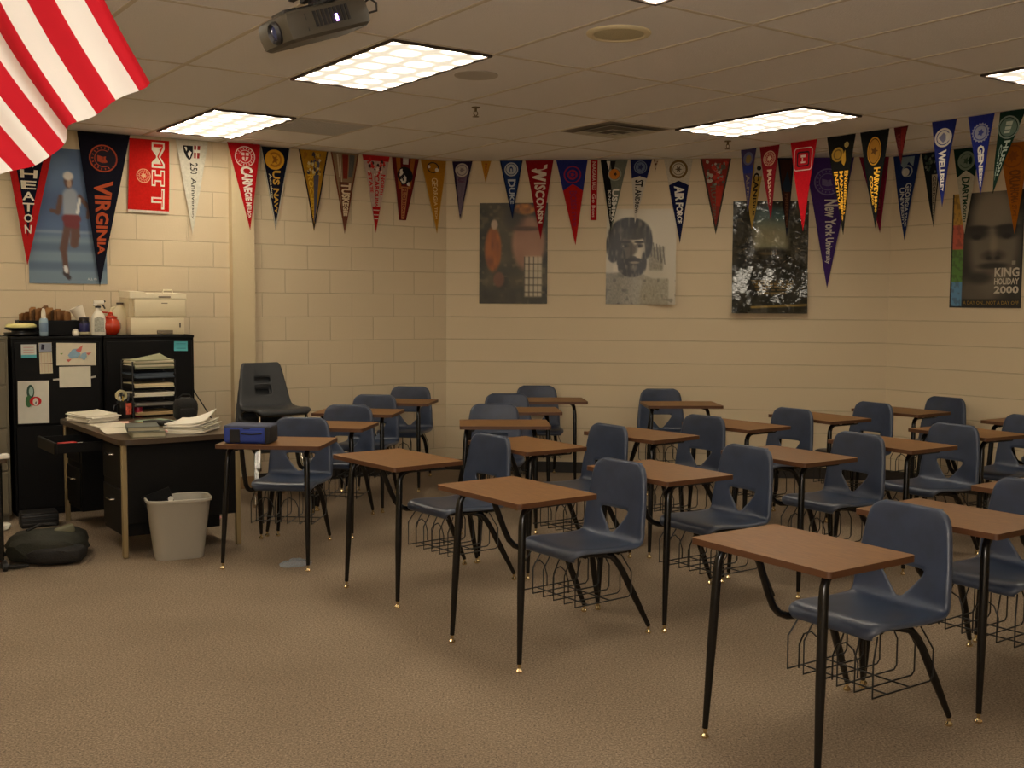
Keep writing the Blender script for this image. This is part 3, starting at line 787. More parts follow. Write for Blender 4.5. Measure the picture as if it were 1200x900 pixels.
p.poly([(.20, .06), (.52, .06), (.52, .14), (.46, .19), (.38, .215), (.28, .185), (.21, .13)], (24, 24, 26), 'shield')
p.poly([(.24, .075), (.36, .075), (.30, .12)], (230, 225, 210), 'chevron', .0034); p.poly([(.40, .11), (.48, .13), (.40, .19), (.33, .15)], (230, 225, 210), 'chevron', .0034)
p.poly([(.56, .055), (.76, .055), (.76, .19), (.56, .19)], (150, 44, 40), 'shield', .0026)
p.poly([(.63, .055), (.67, .055), (.67, .19), (.63, .19)], (230, 225, 210), 'stripe', .0036); p.poly([(.56, .10), (.76, .10), (.76, .13), (.56, .13)], (230, 225, 210), 'stripe', .0036)
p.text('250', (50, 46, 44), .24, .36, .40, .72, .0); p.text('Anniversary', (60, 56, 52), .40, .84, .34, .70, -.002)
p = pen('carnegie', (190, 22, 28), 'bright red pennant with a white seal hanging on the pilaster', .100)
p.seal(.5, .155, .085, (226, 196, 186), (190, 30, 34), motif='shield'); p.text('CARNEGIE', (232, 214, 200), .27, .66, .26, .80, .02); p.text('MELLON', (232, 214, 200), .68, .86, .25, .80, .015)
p = pen('usnavy', (18, 22, 40), 'navy pennant with white edges and a gold seal, first right of the pilaster')
p.border((206, 200, 184), .009); p.disc(.46, .15, .083, GOLD, name='seal'); p.disc(.46, .15, .062, (170, 112, 30), .045, .0024, 'seal_ring'); p.disc(.46, .15, .04, (150, 96, 26), 0, .0024, 'seal_centre', star=.5, n=12)
p.text('US NAVY', (196, 152, 60), .28, .80, .34, .72, .02); p.text('Academy', (200, 190, 160), .32, .62, .12, .30, .0)
p = pen('gold', (186, 136, 34), 'gold pennant with black edges and a worn grey blue stripe, second right of the pilaster')
p.border((38, 36, 44), .012); p.band(.48, .74, .10, .88, (92, 92, 104), 'stripe'); p.mottle([(60, 56, 60), (206, 190, 130), (150, 104, 26), (196, 160, 60)], .03, .30, 34, seed=3); p.text('ROCHESTER', (214, 170, 46), .30, .84, .18, .46, .01)
p = pen('tusk', (150, 124, 92), 'brown and grey striped pennant with pale block letters, third right of the pilaster')
p.border((126, 66, 44), .012); p.band(.40, .62, .02, .32, (136, 48, 34), 'stripe'); p.band(.66, .86, .02, .30, (104, 104, 98), 'stripe'); p.band(.20, .26, .02, .30, (206, 190, 160), 'stripe'); p.band(.30, .34, .02, .36, (206, 190, 160), 'stripe')
p.band(.18, .90, .36, .90, (112, 66, 48), 'text_panel'); p.text('TUSKEGEE', (212, 192, 158), .37, .78, .26, .86, .03)
p = pen('ncstate', (200, 176, 160), 'white and red pennant with three lines of red letters and a solid red tip')
p.band(0, 1, 0, .07, (190, 36, 36), 'heading', nv=1, nu=5); p.band(.06, .94, .66, 1.0, (190, 26, 26), 'tip'); p.mottle([(190, 40, 40), (60, 40, 40), (214, 200, 186), (190, 40, 40)], .05, .26, 30, seed=5)
p.text('NORTH', (190, 36, 36), .24, .50, .74, .94, .02); p.text('CAROLINA', (176, 30, 34), .26, .66, .38, .66, .02); p.text('STATE', (190, 36, 36), .22, .48, .08, .28, .02)
for v in (.70, .76, .81): p.band(.10, .90, v, v+.012, (214, 196, 180), 'stripe', .0024, 1, 2)
p = pen('florida', (112, 28, 26), 'dark red and orange pennant cut square at the tip, with a round emblem')
p.band(.14, .30, 0, .5, (176, 104, 40), 'stripe'); p.band(.70, .86, 0, .5, (176, 104, 40), 'stripe'); p.band(.40, .62, 0, .10, (214, 204, 190), 'stripe', nv=2)
p.disc(.5, .28, .078, (28, 26, 26), name='emblem'); p.mottle([(222, 216, 200), (30, 28, 28), (222, 216, 200)], .20, .42, 22, .28, .72, .02, 'emblem_print', 9)
p.band(.30, .70, .46, .98, (190, 128, 80), 'text_panel'); p.text('FLORIDA ST', (120, 40, 30), .48, .96, .36, .64, .01)
p = pen('gtech', (190, 130, 28), 'plain gold pennant with faint white letters, last one before the left back corner')
p.border((214, 176, 90), .006); p.disc(.46, .10, .050, (44, 38, 34), .040, name='emblem', sx=1.2); p.disc(.62, .13, .018, (222, 214, 196), name='emblem', lay=.0024); p.disc(.30, .09, .014, (222, 214, 196), name='emblem', lay=.0024)
p.text('GEORGIA TECH', (224, 198, 140), .24, .80, .34, .66, .0)
p = pen('purple', (44, 30, 58), 'small purple edged pennant with a lilac grey centre, first right of the left back corner')
p.band(.14, .86, .20, .90, (118, 104, 118), 'centre_panel'); p.disc(.5, .15, .062, (178, 168, 156), name='seal'); p.disc(.5, .15, .050, (120, 108, 120), .042, .0026, 'seal_ring'); p.disc(.5, .15, .028, (126, 114, 116), 0, .0026, 'seal_centre', star=.55, n=12)
p.text('WILLIAMS', (96, 40, 70), .28, .36, .24, .80, .0)
p = pen('tinyyellow', (196, 140, 40), 'tiny yellow pennant, the smallest on the back wall')
p.text('NAVY', (150, 70, 30), .12, .72, .36, .66, .01)
p = pen('duke', (36, 60, 110), 'blue pennant with a white letter seal hanging over the left end of the faces poster', .020)
p.border((22, 34, 70), .010); p.disc(.5, .15, .062, (180, 184, 186), .052, name='seal'); p.disc(.5, .15, .046, (170, 176, 182), 0, .0024, 'seal'); p.text('C', (36, 60, 110), .10, .19, .40, .60, .03, .0034, 'seal_letter')
p.text('DUKE', (178, 184, 190), .32, .74, .24, .78, .02)
p = pen('wisc', (150, 18, 26), 'dark red pennant with large white letters overlapping the faces poster', .022)
p.text('W', (214, 198, 178), .05, .27, .18, .80, .05); p.text('ISCONSIN', (208, 190, 172), .28, .79, .22, .82, .02)
p = pen('redblue', (186, 32, 28), 'red pennant with a blue top and red seal, just right of the faces poster')
p.chevron((40, 48, 122), .36, -.08); p.disc(.5, .17, .078, (150, 34, 56), .068, name='seal'); p.disc(.5, .17, .045, (150, 34, 56), .030, .0024, 'seal'); p.disc(.5, .17, .024, (150, 34, 56), 0, .0024, 'seal_centre', star=.5, n=10)
p.text('BOISE STATE', (130, 26, 60), .36, .78, .30, .70, .01)
p = pen('strip', (176, 28, 34), 'narrow straight red strip with small white letters, between two pennants')
p.text('NIAGARA FALLS', (214, 180, 166), .03, .50, .25, .75, .005); p.text('Go Bows', (214, 180, 166), .56, .95, .25, .75, .0)
p = pen('usmma', (118, 122, 108), 'grey and black pennant with an orange seal hanging over the bearded man poster', .018)
m = MB(); vs = [p.pt(u, v, .0012) for v in [k/8 for k in range(9)] for u in (0, .22 + .5*v)]; m.add(vs, [(2*k, 2*k+2, 2*k+3, 2*k+1) for k in range(8)], 0, True); m.build('black_half', felt((20, 20, 20)), p.o)
p.poly([(.22, .02), (.36, .02), (.30, .14)], (214, 204, 190), 'stripe'); p.poly([(.36, .02), (.56, .02), (.50, .16), (.42, .18)], (24, 22, 22), 'stripe')
p.disc(.56, .20, .060, (150, 150, 130), .050, name='seal'); p.disc(.54, .20, .046, (196, 120, 44), 0, .0028, 'seal_centre'); p.disc(.58, .20, .020, (60, 44, 30), 0, .0034, 'seal_device', star=.5, n=10)
p.text('USMMA', (220, 214, 200), .40, .85, .46, .90, .02); p.text('KINGS POINT', (200, 194, 180), .42, .84, .18, .38, .01)
p = pen('standrews', (214, 204, 186), 'white pennant with a blue top and black letters above the bearded man\'s head', .016)
p.chevron((28, 36, 86), .30, -.04); p.disc(.5, .12, .058, (110, 122, 140), .050, name='seal'); p.disc(.5, .12, .044, (96, 110, 134), 0, .0024, 'seal'); p.disc(.5, .12, .030, (40, 50, 92), 0, .0030, 'seal_device', star=.5, n=10)
p.text('ST. ANDREWS', (28, 28, 30), .32, .84, .22, .82, .02)
p = pen('tinybrown', (206, 190, 166), 'tiny white and brown pennant right of the blue topped white one'); p.mottle([(96, 60, 40), (130, 90, 60)], .05, .7, 10, r=.01, seed=11)
p = pen('airforce', (208, 198, 178), 'white topped navy pennant with a gold wreath seal, right of the bearded man')
m = MB(); nu, nv = 6, 8; vs = []
for j in range(nv+1):
    for i in range(nu+1):
        u = i/nu; va = .31 - .055*(1-abs(2*u-1)); vs.append(p.pt(u, va+(1-va)*j/nv, .0012))
m.add(vs, [(j*(nu+1)+i, (j+1)*(nu+1)+i, (j+1)*(nu+1)+i+1, j*(nu+1)+i+1) for j in range(nv) for i in range(nu)], 0, True); m.build('navy_body', felt((24, 30, 72)), p.o)
p.disc(.5, .12, .082, (110, 86, 50), .062, name='wreath'); p.disc(.5, .12, .052, (110, 98, 70), .046, name='seal_ring'); p.disc(.5, .12, .034, (90, 76, 60), 0, .0024, 'seal_device', star=.4, n=12)
p.text('AIR FORCE', (222, 216, 204), .32, .76, .24, .80, .025)
p = pen('redteal', (150, 58, 50), 'faded red and grey pennant with a worn mascot print between two posters')
p.border((70, 66, 56), .014); p.mottle([(120, 132, 116), (180, 60, 48), (176, 168, 150), (90, 84, 72)], .04, .36, 46, r=.022, seed=21); p.band(.5, .86, .36, .62, (186, 62, 48), 'stripe'); p.text('RUTGERS', (104, 92, 74), .36, .80, .22, .50, .01)
p = pen('yellow', (196, 160, 74), 'yellow and white pennant with black letters at the left of the dark glossy poster', .020)
p.band(.55, 1, 0, .25, (206, 196, 170), 'heading', nv=4); p.disc(.78, .14, .020, (30, 28, 26), name='emblem', lay=.003); p.text('CANISIUS', (40, 34, 24), .20, .80, .52, .86, .02)
p = pen('dark', (26, 30, 42), 'dark brown and black pennant behind the hanging maroon one', .020)
p.band(.12, .88, .02, .85, (64, 36, 28), 'centre_panel'); p.poly([(.15, .34), (.60, .16), (.9, .34), (.9, .42), (.3, .42)], (30, 44, 58), 'emblem'); p.text('PRINCETON', (106, 66, 44), .44, .86, .32, .68, .01)
p = pen('nyu', (70, 46, 112), 'largest purple pennant with a lilac seal and white letters, right of the dark glossy poster', .018)
p.seal(.47, .185, .118, (112, 100, 142), (70, 46, 112), motif='book'); p.text('New York University', (210, 202, 190), .32, .81, .24, .80, .015)
p = pen('darkred', (110, 26, 44), 'dark red pennant with a bright edge, behind the black and gold hanging one', .014); p.border((140, 24, 60), .012); p.text('CORNELL', (130, 60, 50), .2, .72, .3, .7, .01)
p = pen('georgia', (30, 48, 98), 'blue pennant with two lines of white letters in the right back corner', .014)
p.poly([(.30, .02), (.8, .02), (.8, .14), (.6, .08), (.45, .16), (.3, .12)], (120, 140, 150), 'emblem'); p.disc(.56, .19, .052, (150, 156, 158), .040, name='emblem'); p.disc(.50, .20, .034, (196, 196, 186), 0, .0030, 'emblem')
p.text('GEORGIA STATE', (190, 192, 186), .33, .84, .52, .86, .015); p.text('UNIVERSITY', (190, 192, 186), .38, .82, .18, .46, .015)
p = pen('gtown', (24, 30, 34), 'black and green pennant with a pale letter strip, left of the blue hanging one', .014)
p.band(.52, .92, .30, .98, (186, 176, 150), 'text_panel'); p.mottle([(50, 66, 56), (90, 96, 84)], .03, .28, 16, r=.016, seed=8); p.text('GEORGETOWN', (60, 56, 50), .32, .95, .58, .86, .015)
p = pen('dartmouth', (206, 198, 172), 'white pennant with a dark green top and green letters beside the face poster', .016)
p.chevron((22, 50, 36), .34, -.08); p.disc(.5, .15, .078, (112, 128, 110), .0, .0018, 'seal'); p.disc(.5, .15, .060, (76, 96, 80), .052, .0026, 'seal_ring'); p.disc(.5, .15, .03, (60, 84, 66), 0, .0026, 'seal_device', star=.55, n=10)
p.text('DARTMOUTH', (30, 64, 46), .34, .86, .26, .76, .02)
p = pen('orange', (184, 106, 26), 'orange pennant at the right edge of the photo hanging over the face poster', .018)
p.disc(.42, .15, .090, (140, 80, 26), .078, name='seal'); p.disc(.42, .15, .05, (140, 80, 26), 0, .0024, 'seal', star=.6, n=14); p.text('OKLAHOMA', (120, 70, 24), .30, .66, .22, .80, .02); p.text('STATE', (120, 70, 24), .68, .80, .25, .75, .01)
# row hung from the ceiling bar in front of the right wall
p = pen('purplehung', (66, 58, 100), 'purple and yellow pennant, first of the row hung from the ceiling bar', .0)
p.disc(.5, .15, .055, (92, 96, 128), 0, name='seal'); p.disc(.52, .16, .034, (132, 112, 66), 0, .0026, 'seal_centre'); p.band(.05, .95, .26, .38, (40, 54, 130), 'stripe'); p.text('ALFRED', (130, 116, 96), .40, .86, .28, .72, .01)
p = pen('maroon', (136, 24, 34), 'maroon pennant with a pale seal, second of the row hung from the ceiling bar', .0)
p.seal(.5, .17, .062, (206, 178, 150), (150, 60, 52)); p.text('MASSACHU', (206, 176, 150), .32, .80, .34, .70, .01)
p = pen('redF', (200, 22, 34), 'vivid red pennant with a rounded square emblem, no letters below it', .0)
m = MB(); cx, cz = p.xz(.5, .20)
def ringp(h, w, mi, lay):
    q = rrect(-h, -h, h, h, h*.3, 4); q2 = rrect(-h+w, -h+w, h-w, h-w, h*.24, 4); n = len(q)
    vs = [p.at(cx+a, cz+b, lay) for a, b in q] + [p.at(cx+a, cz+b, lay) for a, b in q2]
    m.add(vs, [(k, (k+1) % n, n+(k+1) % n, n+k) for k in range(n)], mi)
ringp(.090, .007, 0, .0022); ringp(.060, .012, 1, .0022)
m.build('emblem', [ink((214, 190, 176)), ink((60, 24, 30))], p.o); p.text('I-I', (214, 190, 176), .155, .245, .40, .60, .03, .003, 'emblem_letter')
p = pen('embry', (24, 24, 22), 'black pennant with three gold letter lines, left of the other black and gold one', .0)
p.disc(.36, .19, .055, (150, 116, 40), 0, name='seal'); p.disc(.36, .19, .040, (96, 74, 30), .030, .0026, 'seal_ring'); p.disc(.72, .10, .022, (160, 140, 80), 0, name='emblem'); p.poly([(.52, .16), (.60, .20), (.68, .15), (.74, .26), (.66, .31), (.54, .28)], (186, 140, 44), 'emblem')
p.text('ENGINEERING &', (232, 172, 52), .36, .80, .70, .92, .02); p.text('MANAGEMENT', (232, 172, 52), .36, .86, .40, .62, .02); p.text('INSTITUTE', (232, 172, 52), .36, .74, .10, .32, .02)
p = pen('harvey', (20, 24, 24), 'black pennant with an oval gold seal and bright gold letters', .0)
p.disc(.5, .21, .105, (190, 136, 36), .094, name='seal', sx=.55); p.disc(.5, .21, .088, (150, 106, 34), 0, .0020, 'seal', .55); p.disc(.5, .21, .034, (90, 60, 24), 0, .0028, 'seal_device', star=.45, n=10)
p.text('HARVEY MUDD', (240, 184, 56), .38, .84, .50, .84, .025); p.text('COLLEGE', (240, 184, 56), .46, .76, .22, .44, .02)
p = pen('smallred', (86, 24, 26), 'short narrow dark red pennant in the row hung from the ceiling bar', .0); p.band(.55, .95, .05, .7, (120, 34, 30), 'stripe'); p.text('UTAH', (96, 34, 30), .2, .7, .2, .5, .01)
p = pen('wellesley', (36, 46, 118), 'dark blue pennant with a white round seal and white letters, hung near the right', .0)
p.disc(.5, .20, .066, (206, 200, 190), 0, name='seal'); p.disc(.5, .20, .052, (64, 72, 128), .046, .0026, 'seal_ring'); p.disc(.5, .20, .036, (120, 122, 150), 0, .0026, 'seal_device', star=.7, n=8); p.text('WELLESLEY', (226, 220, 208), .34, .82, .24, .74, .03)
p = pen('geneseo', (40, 50, 140), 'bright blue pennant with a dotted white seal, above the face poster', .0)
p.disc(.5, .22, .068, (150, 154, 176), .0, name='seal', star=.85, n=36); p.disc(.5, .22, .052, (60, 70, 140), .046, .0026, 'seal_ring'); p.disc(.5, .22, .026, (70, 80, 146), 0, .0026, 'seal_device', star=.6, n=10); p.text('GENESEO', (220, 216, 208), .38, .90, .30, .78, .03)
p = pen('babson', (24, 52, 40), 'dark green pennant with a grey seal, slanting, last of the hanging row', .0)
p.disc(.50, .20, .076, (120, 134, 122), .066, name='seal'); p.disc(.5, .20, .060, (92, 112, 100), 0, .0020, 'seal'); p.text('III', (176, 186, 170), .13, .27, .36, .66, .03, .003, 'seal_letter'); p.text('HUSON', (170, 186, 172), .36, .78, .50, .88, .02); p.text('College', (150, 170, 156), .40, .84, .20, .44, .01)

# ------------------------------------------------------------------ posters (printed sheets)
def sstep(a, b, x):
    t = max(0, min(1, (x-a)/(b-a))); return t*t*(3-2*t)
def ell(u, v, cx, cy, rx, ry, soft=.25):
    d = math.hypot((u-cx)/rx, (v-cy)/ry); return 1 - sstep(1-soft, 1+soft, d)
def rect(u, v, x0, y0, x1, y1, s=.01): return sstep(x0-s, x0+s, u)*(1-sstep(x1-s, x1+s, u))*sstep(y0-s, y0+s, v)*(1-sstep(y1-s, y1+s, v))
def mixc(c, d, k): return tuple(a + (b-a)*k for a, b in zip(c, d))
def hsh(i, j, s=0):
    x = math.sin(i*12.9898 + j*78.233 + s*37.7)*43758.5453; return x - math.floor(x)
def vnoise(x, y, s=0):
    i, j = math.floor(x), math.floor(y); fx, fy = x-i, y-j; fx = fx*fx*(3-2*fx); fy = fy*fy*(3-2*fy)
    a, b, c, d = hsh(i, j, s), hsh(i+1, j, s), hsh(i, j+1, s), hsh(i+1, j+1, s)
    return a + (b-a)*fx + (c-a)*fy + (a-b-c+d)*fx*fy
POSTERMAT = {}
def poster_mat(rough, bump):
    k = (rough, bump)
    if k in POSTERMAT: return POSTERMAT[k]
    m = bpy.data.materials.new('printed_sheet'); m.use_nodes = True; nt = m.node_tree; b = nt.nodes['Principled BSDF']
    at = nt.nodes.new('ShaderNodeVertexColor'); at.layer_name = 'print'; nt.links.new(at.outputs['Color'], b.inputs['Base Color'])
    b.inputs['Roughness'].default_value = rough
    if bump:
        tc = nt.nodes.new('ShaderNodeTexCoord'); n = nt.nodes.new('ShaderNodeTexNoise'); n.inputs['Scale'].default_value = 9; n.inputs['Detail'].default_value = 3
        nt.links.new(tc.outputs['Object'], n.inputs['Vector']); bp = nt.nodes.new('ShaderNodeBump'); bp.inputs['Strength'].default_value = bump; bp.inputs['Distance'].default_value = .02
        nt.links.new(n.outputs['Fac'], bp.inputs['Height']); nt.links.new(bp.outputs['Normal'], b.inputs['Normal'])
    POSTERMAT[k] = m; return m
def poster(w, a, b, fn, label, rough=.35, bump=0.0, curl=0.0, nx=70, off=.006, name='poster', cfn=None):
    s0, z1 = a; s1, z0 = b; W = s1-s0; H = z1-z0; ny = int(nx*H/W)
    p = wp(w, s0); vs = []; cols = []
    def yy(u, v):
        if cfn: return -(off + cfn(u, v))
        k = sstep(.55, 1.0, v); return -(off + curl*k*(.35+.65*math.sin(PI*u)) + curl*.25*math.sin(7*u+3*v))
    for j in range(ny+1):
        for i in range(nx+1):
            u, v = i/nx, j/ny; vs.append((W*u, yy(u, v), -H*v)); cols.append((*lin([max(0, min(255, q)) for q in fn(u, v)]), 1))
    n = len(vs); vs += [(x, y+.0012, z) for x, y, z in vs]
    fs = []
    for j in range(ny):
        for i in range(nx):
            q = j*(nx+1)+i; fs.append((q, q+nx+1, q+nx+2, q+1))
    for q_ in [f for f in fs]: fs.append(tuple(k+n for k in q_[::-1]))
    for ring in ([(i, i+1) for i in range(nx)], [(ny*(nx+1)+i+1, ny*(nx+1)+i) for i in range(nx)], [((j+1)*(nx+1), j*(nx+1)) for j in range(ny)], [(j*(nx+1)+nx, (j+1)*(nx+1)+nx) for j in range(ny)]):
        for a_, b_ in ring: fs.append((a_, b_, b_+n, a_+n))
    m = MB(); m.add(vs, fs, 0, True); o = m.build(name, poster_mat(rough, bump), None, (p.x, p.y, z1), FR[w][1], angle=60)
    at = o.data.color_attributes.new('print', 'FLOAT_COLOR', 'POINT')
    buf = []
    for c in cols + cols: buf += c
    at.data.foreach_set('color', buf)
    tag(o, label, 'poster', 'posters on the walls')
    def put(txt, u0, u1, v0, v1, rgb, bold=.015, nm='lettering'):
        tv, tf = text_polys(txt, bold)
        mm = MB(); mm.add([(W*(u0+(u1-u0)*x), yy(u0+(u1-u0)*x, v1+(v0-v1)*y)-.0012, -H*(v1+(v0-v1)*y)) for x, y in tv], tf); return mm.build(nm, ink(rgb), o)
    return o, put

def f_runner(u, v):
    c = mixc((62, 84, 120), (96, 124, 158), vnoise(u*3, v*5))
    c = mixc(c, (70, 96, 130), sstep(.1, .0, v))
    k = sstep(.60, .68, v); c = mixc(c, (120, 140, 150), k*.8)
    for a, b in ((.70, .76), (.84, .90)): c = mixc(c, (70, 90, 116), rect(u, v, 0, a, 1, b, .02)*.7)
    c = mixc(c, (190, 196, 196), rect(u, v, 0, .605, 1, .625, .012)*.4)
    sk = (92, 62, 52)
    L = lambda x0, y0, x1, y1, w: (lambda t: 1 - sstep(w*.7, w*1.3, math.hypot(u-(x0+(x1-x0)*t), (v-(y0+(y1-y0)*t))*1.7)))(max(0, min(1, ((u-x0)*(x1-x0)+(v-y0)*(y1-y0))/((x1-x0)**2+(y1-y0)**2))))
    for q in ((.50, .57, .44, .74, .05), (.44, .74, .47, .92, .036), (.60, .57, .58, .70, .055), (.58, .70, .62, .64, .035), (.42, .36, .38, .47, .035), (.38, .47, .30, .46, .025), (.66, .35, .78, .43, .032), (.78, .43, .76, .50, .025)):
        c = mixc(c, sk, L(*q))
    c = mixc(c, (50, 40, 44), L(.45, .92, .50, .955, .03)); c = mixc(c, (206, 206, 204), L(.46, .88, .47, .905, .026))
    c = mixc(c, (146, 154, 164), L(.54, .345, .54, .47, .095)); c = mixc(c, (214, 214, 208), L(.66, .37, .63, .47, .02))
    c = mixc(c, (110, 36, 40), L(.48, .515, .62, .515, .05)); c = mixc(c, (110, 36, 40), L(.50, .55, .60, .56, .05))
    c = mixc(c, sk, ell(u, v, .52, .235, .055, .055)); c = mixc(c, (170, 140, 120), ell(u, v, .53, .255, .03, .03)); c = mixc(c, (206, 200, 190), ell(u, v, .52, .20, .065, .032))
    return c
o, put = poster('L', (-3.561, 2.70), (-2.998, 1.681), f_runner, 'blue poster of a running athlete on the left wall above the black cabinets', .4, 0, .003, 60)
put('ALL IN', .74, .86, .955, .972, (206, 210, 214), .0)

def f_faces(u, v):                                   # soft colour fields only
    c = mixc((30, 29, 20), (84, 76, 52), vnoise(u*6, v*9, 2)); c = mixc(c, (112, 102, 74), sstep(.6, .9, vnoise(u*18, v*26, 4))*.6)
    c = mixc(c, mixc((176, 98, 30), (120, 66, 28), vnoise(u*26, v*12, 3)), ell(u, v, .20, .46, .125, .22, .15)); c = mixc(c, (188, 164, 138), ell(u, v, .22, .215, .05, .05, .25))
    c = mixc(c, mixc((196, 124, 40), (120, 74, 30), vnoise(u*30, v*30, 6)), ell(u, v, .66, .06, .17, .055, .25))
    c = mixc(c, mixc((186, 142, 112), (140, 100, 78), vnoise(u*5, v*5, 9)), ell(u, v, .72, .40, .24, .27, .18)); c = mixc(c, (84, 60, 46), ell(u, v, .68, .255, .20, .022, .5)*.9)
    c = mixc(c, (60, 52, 44), ell(u, v, .50, .16, .14, .10, .5)*.7)
    c = mixc(c, (196, 182, 154), rect(u, v, .66, .53, .92, .93, .015)*.9)
    for k in range(4): c = mixc(c, (60, 53, 42), rect(u, v, .66+.065*k, .53, .674+.065*k, .93, .004)*.9)
    for k in range(5): c = mixc(c, (60, 53, 42), rect(u, v, .66, .60+.07*k, .92, .609+.07*k, .003)*.9)
    c = mixc(c, (128, 80, 56), ell(u, v, .29, .76, .08, .075, .25)*.8); c = mixc(c, mixc((44, 41, 33), (70, 64, 50), vnoise(u*12, v*12, 7)), rect(u, v, 0, .86, .62, 1, .03)*.8)
    return c
poster('B', (0.308, 2.461), (0.934, 1.548), f_faces, 'brown poster with orange and pink shapes, leftmost poster on the back wall', .4, .15, .004, 80)

def f_beard(u, v):                                   # black and white photograph of a bearded man
    n1, n2 = vnoise(u*34, v*13, 5), vnoise(u*70, v*60, 3)
    c = mixc((206, 197, 176), (186, 177, 156), v)
    sh = sstep(.0, .03, v - (.615 + .10*sstep(.0, .35, abs(u-.36)) - .06*sstep(.3, .0, u)))                    # sweater
    c = mixc(c, mixc((96, 91, 78), (168, 160, 138), .25 + .35*sstep(.1, .6, u) + .4*n2), sh*rect(u, v, -.1, 0, .90, 1.1, .015))
    c = mixc(c, mixc((118, 111, 94), (160, 152, 130), n2), rect(u, v, .60+.08*(v-.4), .40, .84-.10*(v-.4), .64, .02)*.9)   # raised sleeve
    for k in range(5): c = mixc(c, (60, 56, 47), rect(u, v, .63+.045*k+.16*(v-.4), .34+.012*k, .645+.045*k+.16*(v-.4), .50+.02*k, .006)*.75)
    hair = max(ell(u, v, .34, .275, .31, .185, .07), ell(u, v, .12, .38, .125, .155, .10), ell(u, v, .57, .35, .095, .17, .12), ell(u, v, .10, .50, .07, .06, .2))
    c = mixc(c, mixc((30, 27, 23), (92, 86, 74), sstep(.35, .95, n1)), hair)
    face = ell(u, v, .385, .43, .175, .215, .06)
    lit = sstep(.36, .43, u + .05*math.sin(v*26)); c = mixc(c, mixc((86, 79, 66), (206, 195, 170), lit*(.55+.45*sstep(.60, .46, u))), face)
    c = mixc(c, mixc((34, 31, 26), (70, 64, 54), n1), ell(u, v, .40, .262, .20, .062, .18))
    brd = max(ell(u, v, .375, .615, .185, .10, .10), ell(u, v, .22, .54, .065, .13, .15), ell(u, v, .545, .555, .04, .10, .25))
    c = mixc(c, mixc((30, 27, 23), (98, 90, 76), sstep(.45, 1, vnoise(u*46, v*20, 8))), brd*.96)
    c = mixc(c, (30, 27, 23), ell(u, v, .40, .532, .115, .022, .25)); c = mixc(c, (140, 128, 108), ell(u, v, .41, .560, .062, .013, .3)); c = mixc(c, (150, 140, 118), ell(u, v, .40, .615, .05, .03, .6)*.5)
    for ex in (.275, .475):
        c = mixc(c, (34, 30, 26), ell(u, v, ex, .348, .075, .013, .3)); c = mixc(c, (52, 47, 40), ell(u, v, ex, .385, .055, .022, .4)*.9); c = mixc(c, (18, 16, 14), ell(u, v, ex+.005, .386, .020, .012, .3))
        c = mixc(c, (190, 180, 158), ell(u, v, ex-.03, .387, .012, .008, .4)*.6)
    c = mixc(c, (62, 56, 47), rect(u, v, .345, .36, .375, .50, .012)*.8); c = mixc(c, (48, 43, 36), ell(u, v, .385, .505, .05, .014, .4)*.9)
    c = mixc(c, (214, 204, 182), rect(u, v, .10, .585, .17, .66, .015)*.8)
    return mixc(c, (40, 36, 30), sstep(.72, .86, vnoise(u*16, v*20, 12))*sh*.35)
poster('B', (1.466, 2.402), (2.089, 1.547), f_beard, 'black and white poster of a bearded man in a sweater', .34, .06, .006, 110, cfn=lambda u, v: .06*sstep(.5, 1.0, v)*sstep(.45, 1.0, u) + .003*math.sin(7*u+3*v)**2)

def f_dark(u, v):
    c = mixc((22, 24, 20), (56, 54, 44), vnoise(u*7, v*10, 6)); c = mixc(c, (70, 66, 52), vnoise(u*22, v*30, 8)*.35)
    gl = rect(u, v, .30-.06*v, .06, .70+.1*v, .43, .05); sky = mixc((60, 92, 96), (150, 146, 116), sstep(.08, .30, v)); c = mixc(c, sky, gl*.9)
    c = mixc(c, (34, 32, 24), ell(u, v, .50, .50, .30, .085, .2)*.95); c = mixc(c, (110, 90, 56), ell(u, v, .48, .465, .14, .012, .5)*.6)
    for k in range(5):
        if .70+.028*k < v < .716+.028*k and .26+.02*k < u < .84-.03*k and vnoise(u*60, k*7.3, 2) > .35: c = mixc(c, (150, 122, 66), .7)
    c = mixc(c, (170, 140, 70), rect(u, v, .25, .945-.03*u, 1, .962-.03*u, .004)*.8)
    return c
poster('B', (2.586, 2.464), (3.242, 1.475), f_dark, 'dark glossy poster with a pale teal gap of sky, reflecting the lamps', .10, .55, .012, 80, cfn=lambda u, v: .085*sstep(.5, 1.0, v)*(1-.35*u) + .006*math.sin(9*u+4*v)**2)

